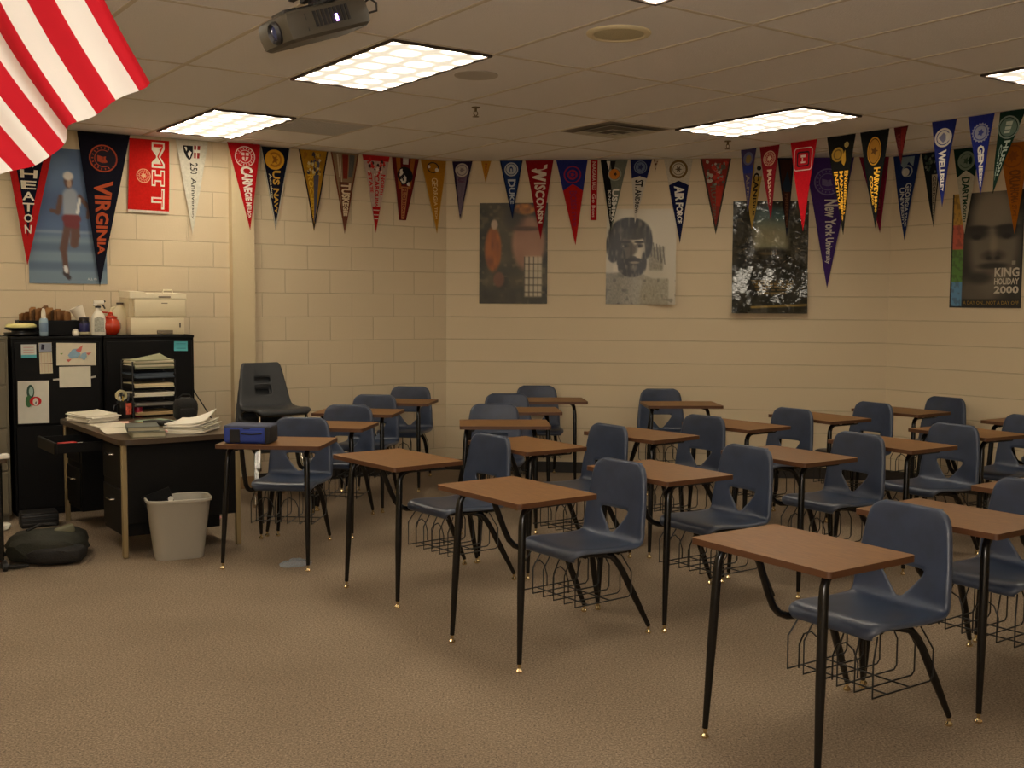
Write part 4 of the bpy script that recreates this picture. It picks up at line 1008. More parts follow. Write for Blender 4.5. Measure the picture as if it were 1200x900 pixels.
def f_king(u, v):
    c = mixc((34, 31, 26), (48, 44, 36), vnoise(u*9, v*12, 3))
    f = ell(u, v, .60, .42, .34, .48, .25); c = mixc(c, (112, 102, 84), f*.9); c = mixc(c, (134, 122, 102), ell(u, v, .56, .16, .26, .17, .5)*.7)
    for ex in (.36, .78):
        c = mixc(c, (26, 23, 20), ell(u, v, ex, .35, .15, .055, .5)*.9); c = mixc(c, (14, 12, 11), ell(u, v, ex, .385, .06, .022, .4)); c = mixc(c, (24, 21, 18), ell(u, v, ex, .31, .17, .022, .5)*.9)
    c = mixc(c, (52, 46, 38), ell(u, v, .60, .55, .15, .045, .5)*.9); c = mixc(c, (150, 136, 112), ell(u, v, .60, .46, .05, .09, .7)*.5); c = mixc(c, (28, 24, 21), max(ell(u, v, .54, .57, .035, .014, .5), ell(u, v, .66, .57, .035, .014, .5)))
    c = mixc(c, (30, 26, 22), ell(u, v, .60, .64, .20, .028, .5)*.9); c = mixc(c, (96, 82, 68), ell(u, v, .60, .685, .13, .025, .5)*.8)
    c = mixc(c, (104, 94, 78), ell(u, v, .40, .86, .28, .13, .4)*.7); c = mixc(c, (22, 20, 17), ell(u, v, .42, .74, .16, .05, .6)*.7)
    c = mixc(c, (26, 24, 20), rect(u, v, .18, .925, 1, 1, .008))
    if u < .175:
        q = (((0, .27), (186, 140, 44)), ((.27, .49), (190, 86, 60)), ((.49, .77), (84, 128, 52)), ((.77, 1.1), (92, 142, 180)))
        for (a, b), k in q:
            if a <= v < b: c = mixc(k, mixc(k, (40, 36, 30), .5), (vnoise(u*40, v*40, 7) > .62)*.5)
    if u < .018 or v > .988 or u > .985: c = (22, 20, 18)
    return c
o, put = poster('R', (0.59, 2.471), (1.209, 1.537), f_king, 'dark portrait poster with four colour blocks down its left side and white numerals', .4, .1, .003, 72)
put('KING', .63, .965, .655, .735, (196, 186, 166), .03); put('HOLIDAY', .63, .965, .745, .80, (196, 186, 166), .03); put('2000', .63, .965, .812, .876, (196, 186, 166), .03)
put('A DAY ON... NOT A DAY OFF', .20, .97, .940, .972, (150, 122, 60), .01)
mm = MB(); mm.box((.885*.619, -.008, -.615*.934), (.03, .002, .03)); mm.build('stamp', ink((150, 142, 126)), o)

# ------------------------------------------------------------------ striped flag
def flag():
    tip = Vector((-.93, 2.28, 2.80)); low = Vector((-1.62, 2.42, 2.33))
    P0 = Vector((-.760, 2.30, 2.005)); P1 = Vector((-1.165, 2.34, 1.735))
    NS, NV = 13*6, 40
    def pos(u, v):                                  # u 0 at right-hand edge stripe, v 0 at the fly edge
        a = P0.lerp(P1, u); b = tip.lerp(low, u); p = a.lerp(b, v)
        sag = math.sin(PI*v)
        p += Vector((-.085*sag*(1-.5*u), 0, -.03*sag*(.3+u)))
        f = (1-v)**.5*.8 + .2
        p += Vector((.012*math.sin(2*PI*u*2.0+.6)*f, (.020*math.sin(2*PI*u*2.2+1.1+.9*v) + .012*math.sin(2*PI*u*5+2.0*v))*f, .006*math.sin(2*PI*u*3.1)*(1-v)))
        return p
    vs = []; fs = []; mi = []
    for i in range(NS+1):
        for j in range(NV+1): vs.append(pos(i/NS, j/NV))
    n = len(vs); red, whi, blu = 0, 1, 2
    m = MB()
    for lay in (0, 1):
        o = [Vector(p) + Vector((0, .0015*lay, 0)) for p in vs]
        base = len(m.v); m.v += [tuple(p) for p in o]
        for i in range(NS):
            for j in range(NV):
                q = [i*(NV+1)+j, (i+1)*(NV+1)+j, (i+1)*(NV+1)+j+1, i*(NV+1)+j+1]
                st = i // 6; k = 2 if (st >= 6 and j/NV > .60) else (0 if st % 2 == 0 else 1)
                m.f.append([base+a for a in (q if lay else q[::-1])]); m.mi.append(k); m.sm.append(True)
    t = empty('flag', (-1.93, 2.45, 2.10), 0, 'red and white striped flag hanging from a staff in the top left corner', 'flag')
    def loc(mb): mb.v = [(x+1.93, y-2.45, z-2.10) for x, y, z in mb.v]; return mb
    cr = mat('flag_red', (196, 26, 40), .75, 0, .1, 500, spec=.2); cw = mat('flag_white', (240, 234, 224), .75, 0, .1, 500, spec=.2); cb = mat('flag_blue', (30, 40, 96), .75, spec=.2)
    loc(m).build('cloth', [cr, cw, cb], t, angle=70)
    d = (tip - low).normalized(); wl = low - d*.36
    m = MB(); m.tube([wl, tip + d*.06], .010, 10); loc(m).build('staff', mat('staff_wood', (150, 104, 58), .4), t)
    m = MB(); m.lathe([(0, 0), (.018, .005), (.022, .02), (.016, .035), (0, .045)], 14, tip + d*.06); loc(m).build('finial', mat('finial_gold', (210, 170, 80), .25, .9), t)
    fw = (p_l - p_f).normalized(); nrm = Vector((fw.y, -fw.x)); q = Vector((wl.x, wl.y)) - p_f; dist = q.dot(nrm)
    foot = Vector((wl.x, wl.y, 0)) - Vector((nrm.x, nrm.y, 0))*dist
    m = MB(); m.tube([wl + d*.03, (foot.x, foot.y, wl.z-.02)], .013, 10); m.lathe([(0, 0), (.04, 0), (.04, .01), (0, .012)], 16, (foot.x, foot.y, wl.z-.02), M=Vector((0, 0, 1)).rotation_difference(Vector((nrm.x*(1 if dist > 0 else -1), nrm.y*(1 if dist > 0 else -1), 0))).to_matrix())
    loc(m).build('wall_bracket', mat('bracket_dark', (60, 52, 44), .4, .6), t)
flag()

# ------------------------------------------------------------------ filing cabinets along the left wall
cab_blk = mat('cabinet_black', (9, 8, 8), .55, 0, .08, 200, spec=.2)
cab_grey = mat('cabinet_grey', (104, 96, 76), .5, 0, .08, 200)
def cabinet(s0, s1, h, depth, gap, m_, label, nd, handles=True):
    w = s1 - s0; p = wp('L', (s0+s1)/2, gap + depth/2)
    t = empty('file_cabinet', (p.x, p.y, 0), aL, label, 'file cabinet', 'filing cabinets along the left wall')
    m = MB(); m.rbox((0, .006, h/2+.02), (w-.006, depth-.012, h-.04), .004, 1); m.box((0, .02, .02), (w-.03, depth-.05, .04)); m.build('body', m_, t)
    m = MB(); m.rbox((0, 0, h-.010), (w-.002, depth, .020), .004, 1); m.build('top', m_, t)
    dh = (h-.09)/nd
    for k in range(nd):
        z = .055 + dh*(k+.5); m = MB(); m.rbox((0, -depth/2+.001, z), (w-.04, .012, dh-.012), .004, 1); d = m.build('drawer', m_, t)
        if handles:
            m = MB(); m.tube([(-.05, -depth/2-.004, z+.03), (-.045, -depth/2-.03, z+.03), (.045, -depth/2-.03, z+.03), (.05, -depth/2-.004, z+.03)], .006, 8); m.build('handle', chrome, d)
            m = MB(); m.rbox((0, -depth/2-.007, z+.085), (.075, .004, .045), .002, 1); m.build('label_holder', mat('label_holder', (190, 176, 130), .4, .6), d)
            m = MB(); m.box((0, -depth/2-.0095, z+.085), (.055, .001, .028)); m.build('label_card', paper((210, 200, 160)), d)
    return t
OFF = .52
cabinet(-3.766, -3.148, 1.295, .46, .055, cab_blk, 'black file cabinet with drawings and notes stuck on its front', 2, False)
cabinet(-3.140, -2.472, 1.295, .46, .055, cab_blk, 'black file cabinet under the printer, behind the paper tray tower', 2, False)
cabinet(-4.19, -3.800, 1.300, .62, .02, cab_grey, 'grey four drawer file cabinet at the left edge of the photo', 4, True)

FACE = .055 + .46 + .009
def sheet(name, s0, s1, z0, z1, rgb, label, cat, rot=0, extra=None):
    s, z = (s0+s1)/2, (z0+z1)/2; p = wp('L', s, FACE, z)
    m = MB(); w, h = s1-s0, z1-z0; vs = []
    nx, ny = 4, 4
    for lay in (0, .0009):
        for j in range(ny+1):
            for i in range(nx+1):
                u, v = i/nx-.5, j/ny-.5
                vs.append((u*w, -.002-.004*(v*v*4)*.5-lay, v*h))
    n = (nx+1)*(ny+1)
    for j in range(ny):
        for i in range(nx):
            q = j*(nx+1)+i
            m.f.append([q, q+nx+1, q+nx+2, q+1]); m.f.append([n+q, n+q+1, n+q+nx+2, n+q+nx+1]); m.mi += [0, 0]; m.sm += [False, False]
    m.v = vs
    o = m.build(name, paper(rgb), None, p, aL); o.rotation_euler = (0, R(rot), aL); tag(o, label, cat, 'papers stuck on the black cabinet')
    def pp(pts, c, nm, lay=.0065):
        mm = MB(); mm.add([(x*w, -lay, y*h) for x, y in pts], [list(range(len(pts)))]); return mm.build(nm, ink(c), o)
    def circ(cx, cy, rx, ry, n=18): return [(cx+rx*math.cos(2*PI*k/n), cy+ry*math.sin(2*PI*k/n)) for k in range(n)]
    if extra: extra(pp, circ)
    return o
def ex_note(pp, circ):
    pp([(-.5, -.5), (.5, -.5), (.5, -.28), (-.5, -.28)], (90, 170, 180), 'blue_strip')
    for k in range(3): pp([(-.36, .30-.2*k), (.34, .30-.2*k), (.34, .25-.2*k), (-.36, .25-.2*k)], (200, 150, 140), 'writing')
sheet('note_card', -3.702, -3.602, 1.145, 1.24, (206, 206, 196), 'small white note with a blue lower edge on the black cabinet', 'note', 0, ex_note)
def ex_cal(pp, circ):
    pp([(-.48, .22), (.48, .22), (.48, .49), (-.48, .49)], (150, 156, 170), 'picture'); pp([(-.35, .28), (-.1, .28), (-.05, .44), (-.3, .46)], (50, 46, 60), 'picture_figure', .0075)
    pp([(-.5, .18), (.5, .18), (.5, .215), (-.5, .215)], (70, 60, 56), 'strip', .0075); pp([(-.5, -.19), (.5, -.19), (.5, -.165), (-.5, -.165)], (110, 70, 60), 'strip', .0075)
    for k in range(4):
        x = -.36 + .24*k
        pp([(x, -.14), (x+.03, -.14), (x+.03, .16), (x, .16)], (196, 160, 140), 'rule'); pp([(x, -.48), (x+.03, -.48), (x+.03, -.2), (x, -.2)], (196, 160, 140), 'rule')
sheet('calendar', -3.583, -3.497, 1.03, 1.25, (206, 196, 168), 'narrow calendar strip with a grey picture at its top', 'calendar', -1, ex_cal)
def ex_draw(pp, circ):
    pp([(-.22, -.05), (-.1, .22), (.06, .26), (.10, -.02), (.02, -.16), (-.16, -.18)], (140, 170, 190), 'sketch'); pp([(-.02, .18), (.16, .42), (.12, .14), (.06, .06)], (206, 110, 100), 'sketch', .0072)
    pp([(.08, -.14), (.14, .04), (.24, .10), (.26, -.1), (.2, -.28)], (150, 178, 192), 'sketch', .0070); pp([(.24, .06), (.38, .08), (.30, -.05)], (206, 120, 110), 'sketch', .0074); pp([(-.26, -.24), (-.12, -.22), (-.2, -.36)], (206, 110, 100), 'sketch', .0072); pp([(-.42, .02), (-.34, .05), (-.36, -.02)], (120, 150, 80), 'sketch')
sheet('drawing', -3.468, -3.196, 1.083, 1.245, (216, 206, 182), 'wide drawing in pale blue and red at the top of the black cabinet', 'drawing', 1.2, ex_draw)
def ex_pap(pp, circ):
    pp([(-.70, -.16), (-.5, -.14), (-.5, -.05), (-.70, -.07)], (190, 184, 170), 'tape'); pp([(.5, -.10), (.66, -.06), (.66, .03), (.5, -.01)], (190, 184, 170), 'tape')
sheet('paper_sheet', -3.452, -3.236, .925, 1.075, (216, 210, 190), 'blank white sheet taped below the wide drawing', 'paper', 0, ex_pap)
def ex_cact(pp, circ):
    pp(circ(-.10, .24, .12, .17), (56, 84, 70), 'sketch'); pp(circ(-.08, .25, .07, .11), (160, 186, 176), 'sketch', .0074); pp(circ(-.16, .02, .10, .14), (66, 110, 70), 'sketch', .0070)
    pp(circ(.06, .02, .19, .11), (200, 40, 44), 'sketch', .0078); pp(circ(.06, .01, .09, .09), (226, 214, 200), 'sketch', .0086); pp([(.05, .0), (.09, .02), (.08, -.05), (.05, -.05)], (60, 40, 40), 'sketch', .0092)
sheet('drawing', -3.732, -3.524, .675, .98, (214, 210, 196), 'upright drawing in green and red at the lower left of the black cabinet', 'drawing', .8, ex_cact)
def ex_teal(pp, circ):
    for k in range(3): pp([(-.36, .28-.24*k), (.36, .28-.24*k), (.36, .22-.24*k), (-.36, .22-.24*k)], (60, 120, 130), 'writing')
sheet('sticky_note', -2.63, -2.528, 1.175, 1.247, (92, 178, 186), 'turquoise sticky note on the cabinet under the printer', 'note', 1, ex_teal)

# ------------------------------------------------------------------ things on top of the cabinets
ZC = 1.296
def on_cab(name, s, off, label, cat, rz=0, z=ZC, group=None):
    p = wp('L', s, off, z); return empty(name, p, aL + rz, label, cat, group)
# printer
t = on_cab('printer', -2.735, .30, 'cream laser printer on the right cabinet top', 'printer')
cream = mat('printer_cream', (222, 208, 172), .45); cream2 = mat('printer_cream_light', (236, 224, 192), .4); slot_m = mat('printer_slot', (120, 106, 84), .6)
m = MB(); m.rbox((0, 0, .068), (.40, .36, .130), .008, 2); m.build('paper_drawer', cream, t)
m = MB(); m.rbox((.02, -.005, .205), (.385, .36, .140), .010, 2); m.box((-.15, .02, .205), (.10, .30, .14)); m.build('body', cream, t)
m = MB()
pr = [(-.205, .275), (-.205, .325), (-.10, .325), (-.085, .312), (.215, .312), (.215, .275)]
m.add([(x, -.185, z) for x, z in pr] + [(x, .18, z+.01) for x, z in pr], [list(range(6)), list(range(6, 12))[::-1]] + [(i, 6+i, 6+(i+1) % 6, (i+1) % 6) for i in range(6)]); m.build('top_cover', cream2, t)
m = MB(); m.tube([(.07, -.05, .315), (.075, -.05, .340), (.14, -.05, .340), (.145, -.05, .315)], .008, 8); m.build('lid_handle', cream2, t)
m = MB(); m.rbox((.05, -.187, .288), (.09, .010, .012), .003, 1); m.build('output_slot', slot_m, t)
m = MB(); m.rbox((.05, -.186, .240), (.045, .004, .007), .001, 1); m.build('nameplate', slot_m, t)
m = MB(); m.rbox((.05, -.184, .022), (.12, .014, .028), .004, 1); m.build('drawer_grip', slot_m, t)
m = MB(); m.rbox((.165, -.182, .075), (.008, .006, .035), .001, 1); m.build('paper_gauge', mat('printer_dark', (50, 44, 38), .5), t)
# milk jug
t = on_cab('plastic_jug', -2.965, .27, 'white plastic jug behind the red jar beside the printer', 'jug')
jm = mat('jug_white', (226, 214, 178), .35)
m = MB(); m.lathe([(0, 0), (.070, 0), (.076, .01), (.076, .13), (.070, .155), (.046, .195), (.024, .215), (.022, .232), (0, .232)], 24, sx=1.0, sy=1.0); m.build('body', jm, t)
m = MB(); m.lathe([(0, .228), (.026, .228), (.026, .242), (0, .244)], 18); m.build('cap', mat('jug_cap', (70, 56, 48), .5), t)
m = MB(); m.tube([(-.03, 0, .205), (-.062, 0, .195), (-.074, 0, .165), (-.072, 0, .13)], .011, 8); m.build('handle', jm, t)
# red glossy jar with a lid
t = on_cab('red_jar', -3.055, .36, 'shiny red round jar between spray bottle and printer', 'jar')
rg = mat('red_glaze', (190, 52, 22), .12, coat=.5); m = MB()
prof = [(0, 0), (.04, 0), (.066, .02), (.078, .055), (.076, .085), (.060, .115), (.046, .125), (.046, .13)]
sg = 40; vs = []
for r, z in prof:
    for k in range(sg):
        a = 2*PI*k/sg; q = r*(1-.07*abs(math.sin(4*a))*(1 if .01 < z < .12 else 0)); vs.append((q*math.cos(a), q*math.sin(a), z))
m.add(vs, [(i*sg+k, i*sg+(k+1) % sg, (i+1)*sg+(k+1) % sg, (i+1)*sg+k) for i in range(len(prof)-1) for k in range(sg)] + [list(range(sg))[::-1], [(len(prof)-1)*sg+k for k in range(sg)]], 0, True); m.build('body', rg, t)
m = MB(); m.lathe([(0, .128), (.052, .128), (.052, .138), (.020, .150), (.018, .165), (.010, .172), (0, .173)], 24); m.build('lid', rg, t)
m = MB(); m.tube([(-.050, 0, .125), (-.085, 0, .158), (-.06, 0, .170), (-.02, 0, .168)], .006, 8); m.build('handle', rg, t)
# spray bottle
t = on_cab('spray_bottle', -3.150, .40, 'white trigger spray bottle with a grey label', 'spray bottle')
wp_ = mat('bottle_white', (232, 224, 204), .35)
m = MB(); m.lathe([(0, 0), (.048, 0), (.052, .008), (.052, .115), (.046, .145), (.026, .175), (.019, .19), (.019, .205), (0, .205)], 26, sx=1.0, sy=.62); m.build('bottle', wp_, t)
m = MB(); m.add([(-.036, -.0335, .025), (.036, -.0335, .025), (.034, -.0335, .125), (.0, -.0335, .138), (-.034, -.0335, .125)], [(0, 1, 2, 3, 4)]); m.build('label', mat('bottle_label', (168, 166, 150), .5, var=.3, vscale=60), t)
m = MB(); m.lathe([(0, .203), (.021, .203), (.021, .218), (0, .219)], 18); m.build('collar', mat('bottle_collar', (40, 38, 40), .5), t)
m = MB(); m.rbox((.006, 0, .243), (.075, .026, .030), .008, 2); m.rbox((-.02, 0, .226), (.03, .022, .022), .005, 1); m.build('spray_head', wp_, t)
m = MB(); m.tube([(.030, 0, .232), (.040, 0, .215), (.050, 0, .197)], .006, 8); m.tube([(.042, 0, .248), (.052, 0, .254)], .007, 8); m.build('trigger', mat('trigger_dark', (50, 46, 44), .5), t)
# paper cone lying behind
t = on_cab('paper_funnel', -3.222, .22, 'white paper funnel leaning behind the spray bottle', 'funnel')
m = MB(); Mx = Matrix.Rotation(R(-24), 3, 'Y'); m.lathe([(.018, .0), (.050, .20), (.047, .20), (.016, .004)], 24, (.03, 0, .024), M=Mx); m.build('cone', wp_, t); 
m = MB(); m.lathe([(0, 0), (.022, 0), (.022, .006), (0, .007)], 16, (.03, 0, 0)); m.tube([(.03, 0, .004), (.031, 0, .03)], .014, 10); m.build('spout', wp_, t)
# dark jar with a blue label
t = on_cab('candle_jar', -3.246, .38, 'dark jar with a navy label and pale lower band', 'jar')
m = MB(); m.lathe([(0, 0), (.034, 0), (.037, .006), (.037, .10), (.032, .112), (0, .112)], 26); m.build('jar', mat('jar_dark', (30, 26, 40), .2), t)
m = MB(); m.lathe([(.0375, .028), (.0382, .03), (.0382, .085), (.0375, .087)], 26); m.build('label', mat('jar_label', (34, 34, 84), .4), t)
m = MB(); m.lathe([(.0376, .006), (.0384, .008), (.0384, .024), (.0376, .026)], 26); m.build('pale_band', mat('jar_band', (176, 164, 130), .5), t)
m = MB(); m.lathe([(0, .110), (.036, .110), (.036, .130), (.030, .134), (0, .134)], 26); m.build('lid', mat('jar_lid', (60, 54, 50), .3, .5), t)
# small white pot
o = on_cab('lidded_pot', -3.318, .43, 'tiny white round pot beside the dark jar', 'pot')
m = MB(); m.lathe([(0, 0), (.018, 0), (.022, .010), (.024, .024), (.020, .036), (0, .036)], 20); m.build('pot', wp_, o)
m = MB(); m.lathe([(0, .036), (.020, .036), (.017, .046), (0, .050)], 20); m.build('lid', mat('pot_lid', (206, 200, 186), .4), o)
# pump bottle
t = on_cab('pump_bottle', -3.535, .44, 'slim pale blue bottle with a white pointed cap', 'bottle')
m = MB(); m.lathe([(0, 0), (.027, 0), (.030, .005), (.030, .112), (.026, .124), (.012, .130), (0, .130)], 24); m.build('bottle', mat('bottle_blue', (146, 168, 182), .3), t)
m = MB(); m.lathe([(0, .128), (.016, .128), (.017, .150), (.012, .185), (.008, .198), (0, .200)], 20); m.build('cap', wp_, t)
m = MB(); m.lathe([(.0302, .03), (.0308, .032), (.0308, .095), (.0302, .097)], 24); m.build('label', mat('bottle_blue_label', (110, 132, 156), .5), t)
# folder holder with brown folders
t = on_cab('folder_box', -3.46, .20, 'black desk file box holding brown folders', 'file box')
m = MB()
for x, y, a, b in ((0, -.10, .44, .008), (0, .10, .44, .008), (-.216, 0, .008, .20), (.216, 0, .008, .20)): m.rbox((x, y, .055), (a, b, .11), .003, 1)
m.box((0, 0, .004), (.43, .2, .008)); m.build('box', cab_blk, t)
fold_m = [mat('folder_brown_%d' % k, c, .8, 0, .1, 60, .1, 30) for k, c in enumerate(((150, 104, 56), (122, 82, 42), (170, 122, 70), (96, 66, 36)))]
rnd = random.Random(4)
for k in range(11):
    x = -.16 + .029*k; h = .20 - .04*abs(k-4)/4 + rnd.uniform(-.015, .02) if k < 8 else .14 + rnd.uniform(0, .05)
    p = wp('L', -3.46 + x, .20, ZC + .010); ang = R(rnd.uniform(-6, 10) + (8 if k > 7 else 0)); yaw = R(rnd.uniform(40, 66))
    m = MB(); M2 = Matrix.Rotation(yaw, 3, 'Z') @ Matrix.Rotation(R(0), 3, 'Y')
    for q in (-.0045, .0045):
        vs = [(-.080, q, .0), (.080, q, .0), (.080, q*.7, h*.92), (.03, q*.7, h*.92), (.02, q*.7, h), (-.05, q*.7, h), (-.06, q*.7, h*.95), (-.080, q*.7, h*.95)]
        vv = [M2 @ Vector((a, b+.0009*s_, c_)) for s_ in (0, 1) for a, b, c_ in vs]; n = 8
        m.add(vv, [list(range(n)), list(range(n, 2*n))[::-1]] + [(i, (i+1) % n, n+(i+1) % n, n+i) for i in range(n)])
    o = m.build('folder', fold_m[k % 4], None, p); o.rotation_euler = (0, 0, aL)
    pos_ = ['first', 'second', 'third', 'fourth', 'fifth', 'sixth', 'seventh', 'eighth', 'ninth', 'tenth', 'last'][k]
    tag(o, '%s brown folder from the left standing in the black file box' % pos_, 'folder', 'folders in the file box')
# black bowl and cream disc
t = on_cab('serving_tray', -3.668, .34, 'shallow round black tray stacked on the left cabinet corner', 'tray')
m = MB(); m.lathe([(0, 0), (.10, 0), (.12, .012), (.12, .026), (.07, .03), (.07, .036), (.105, .046), (.118, .058), (.112, .060), (.09, .050), (0, .048)], 36); m.build('tray', mat('tray_black', (24, 22, 20), .35), t)
o = on_cab('flying_disc', -3.672, .34, 'cream plastic disc lying on the round black tray', 'disc', z=ZC+.0595)
m = MB(); m.lathe([(.098, 0), (.104, .004), (.103, .018), (.085, .028), (.04, .032), (0, .033)], 36); m.build('disc', mat('disc_cream', (232, 222, 150), .4), o)

# ------------------------------------------------------------------ teacher's desk
K = Vector((-2.333, 6.508)); aD = R(125.4)
DA, DB = dirv(aD), dirv(aD - PI/2)
def dk(a, b, z=0.0): p = K + DA*a + DB*b; return Vector((p.x, p.y, z))
TD = .722; DLEN, DWID = 1.50, .78
# local frame: x = b (to the right), y = a (away)
t = empty('teacher_desk', dk(0, 0, 0), aD - PI/2, 'black steel teacher\'s desk covered in papers in front of the black cabinets', 'desk')
top_m = mat('desk_top_dark', (78, 64, 46), .35); tan_leg = mat('desk_leg_tan', (150, 132, 96), .4, .3)
m = MB(); m.prism(rrect(0, 0, DWID, DLEN, .07, 6), TD-.032, TD, 0, 1, True); m.build('desktop', [top_m, mat('desk_top_edge', (66, 52, 38), .4)], t)
m = MB(); m.rbox((DWID/2, .05, .445), (DWID-.06, .02, .48), .004, 1); m.build('end_panel', cab_blk, t)
m = MB(); m.rbox((DWID-.05, DLEN/2, .445), (.02, DLEN-.1, .48), .004, 1); m.build('modesty_panel', cab_blk, t)
for y0, y1, nm in ((.08, .50, 'pedestal'), (1.05, 1.44, 'pedestal')):
    m = MB(); m.rbox((.34, (y0+y1)/2, .405), (.60, y1-y0, .565), .004, 1); ped = m.build(nm, cab_blk, t)
    for z, h in ((.56, .24), (.28, .28)):
        m = MB(); m.rbox((.036, (y0+y1)/2, z), (.012, y1-y0-.03, h-.02), .003, 1); m.build('drawer', cab_blk, ped)
        m = MB(); m.tube([(.030, (y0+y1)/2-.045, z+.05), (.008, (y0+y1)/2-.04, z+.05), (.008, (y0+y1)/2+.04, z+.05), (.030, (y0+y1)/2+.045, z+.05)], .006, 8); m.build('handle', chrome, ped)
for x, y in ((.035, .045), (DWID-.035, .045), (.035, DLEN-.07), (DWID-.035, DLEN-.07)):
    m = MB(); m.rbox((x, y, TD/2-.016), (.032, .032, TD-.034), .004, 1); m.build('leg', tan_leg, t)
m = MB(); y0, y1 = .54, .98; x0, x1 = -.24, .22; z = .60
m.box(((x0+x1)/2, (y0+y1)/2, z), (x1-x0, y1-y0, .006))
for cx, cy, dx, dy in (((x0+x1)/2, y0, x1-x0, .008), ((x0+x1)/2, y1, x1-x0, .008), (x1, (y0+y1)/2, .008, y1-y0)): m.box((cx, cy, z+.03), (dx, dy, .06))
m.rbox((x0, (y0+y1)/2, z+.03), (.02, y1-y0+.02, .075), .004, 1); m.build('open_drawer', cab_blk, t)
# stuff lying in the open drawer
def dpl(name, a, b, z, label, cat, rz=0, group=None): return empty(name, dk(a, b, z), aD - PI/2 + rz, label, cat, group)
o = dpl('paper_roll', .70, -.13, .603, 'white rolled paper lying in the open desk drawer', 'paper roll'); m = MB(); m.tube([(-.08, 0, .018), (.10, .03, .018)], .018, 14); m.build('roll', paper(), o); m = MB(); m.tube([(.0, .008, .018), (.02, .012, .018)], .0186, 14); m.build('band', ink((170, 160, 140)), o)
o = dpl('red_box', .62, -.15, .603, 'small red and tan box at the near end of the open drawer', 'box', R(8)); m = MB(); m.rbox((0, 0, .022), (.10, .06, .044), .003, 1); m.build('box', mat('box_tan', (150, 104, 60), .7), o); m = MB(); m.rbox((0, 0, .048), (.104, .064, .012), .002, 1); m.build('lid', mat('box_red', (170, 36, 30), .5), o)
o = dpl('marker_pen', .82, -.06, .603, 'grey marker pen in the open drawer', 'pen', R(70)); m = MB(); m.tube([(-.06, 0, .009), (.04, 0, .009)], .008, 10); m.build('barrel', mat('pen_grey', (150, 146, 140), .4), o); m = MB(); m.tube([(.04, 0, .009), (.075, 0, .009)], .0088, 10); m.build('cap', mat('pen_black', (20, 20, 22), .4), o)

rnd = random.Random(12)
def stackpaper(name, a, b, n, w, l, label, rz=0, cols=((228, 222, 206), (214, 206, 186), (232, 226, 212)), th=.004, z=TD, jit=.012, bend=0.0, group='papers on the teacher\'s desk', lift=0.0):
    o = dpl(name, a, b, z, label, 'paper stack' if n > 1 else 'paper', rz, group)
    for k in range(n):
        m = MB(); dx, dy, da = rnd.uniform(-jit, jit), rnd.uniform(-jit, jit), R(rnd.uniform(-4, 4)); nx, ny = 5, 5; vs = []
        for lay in (0, th*.92):
            for j in range(ny+1):
                for i in range(nx+1):
                    u, v = i/nx-.5, j/ny-.5; x, y = u*w, v*l; zz = k*th + lay + bend*(.5+k/max(n, 1))*(max(0, u)**2*3 + max(0, v)**2*2) + lift*max(0, u+v-.3)*(k == n-1)
                    vs.append((x*math.cos(da)-y*math.sin(da)+dx, x*math.sin(da)+y*math.cos(da)+dy, zz))
        q = (nx+1)*(ny+1)
        for j in range(ny):
            for i in range(nx):
                c_ = j*(nx+1)+i; m.f.append([c_, c_+nx+1, c_+nx+2, c_+1]); m.f.append([q+c_, q+c_+1, q+c_+nx+2, q+c_+nx+1]); m.mi += [0, 0]; m.sm += [True, True]
        m.v = vs
        for i in range(nx):
            for a0 in (i, ny*(nx+1)+i): m.f.append([a0, a0+1, q+a0+1, q+a0]); m.mi.append(0); m.sm.append(False)
        for j in range(ny):
            for a0 in (j*(nx+1), j*(nx+1)+nx): m.f.append([a0, a0+nx+1, q+a0+nx+1, q+a0]); m.mi.append(0); m.sm.append(False)
        m.build('sheet', paper(cols[k % len(cols)]), o, angle=30)
    return o
stackpaper('paper_stack', 1.20, .16, 8, .22, .30, 'white paper stack at the far left of the teacher\'s desk', R(14), th=.0065, bend=.008)
stackpaper('paper_sheet', .84, .20, 2, .22, .29, 'loose white sheets in the middle left of the teacher\'s desk', R(6), th=.002)
stackpaper('paper_sheet', .52, .17, 2, .23, .30, 'loose white sheets at the near left of the teacher\'s desk', R(-5), th=.002)
stackpaper('paper_stack', .27, .54, 9, .23, .30, 'tall ragged paper stack at the right end of the teacher\'s desk', R(-40), th=.0065, jit=.020, bend=.014, lift=.07)
stackpaper('pink_paper', .33, .385, 1, .13, .10, 'pink slip lying by the tall ragged paper stack', R(-30), ((226, 150, 150),), th=.002, z=TD+.0015)
stackpaper('yellow_note', .87, .43, 1, .08, .08, 'yellow note on the teacher\'s desk', R(20), ((226, 190, 60),), th=.002, z=TD+.001)
stackpaper('green_folder', .95, .52, 1, .20, .26, 'pale green folder near the paper tray tower', R(10), ((176, 198, 170),), th=.004)
stackpaper('pink_note', .98, .30, 1, .10, .14, 'pale pink sheet beside the pencil mug', R(-14), ((226, 180, 160),), th=.002, z=TD+.001)
def book(a, b, z, w, l, h, rgb, label, rz):
    o = dpl('book', a, b, z, label, 'book', rz, 'books on the teacher\'s desk')
    m = MB(); m.rbox((0, 0, .0025), (w, l, .004), .001, 1); m.rbox((0, 0, h-.0025), (w, l, .004), .001, 1); m.rbox((-w/2+.003, 0, h/2), (.005, l, h), .002, 1); m.build('cover', mat('book_%d_%d_%d' % rgb, rgb, .5), o)
    m = MB(); m.box((.002, 0, h/2), (w-.012, l-.010, h-.009)); m.build('pages', mat('book_pages', (176, 168, 140), .85, 0, .4, 300), o)
book(.20, .22, TD, .20, .25, .034, (120, 118, 96), 'lower grey green book on the near corner of the teacher\'s desk', R(-10))
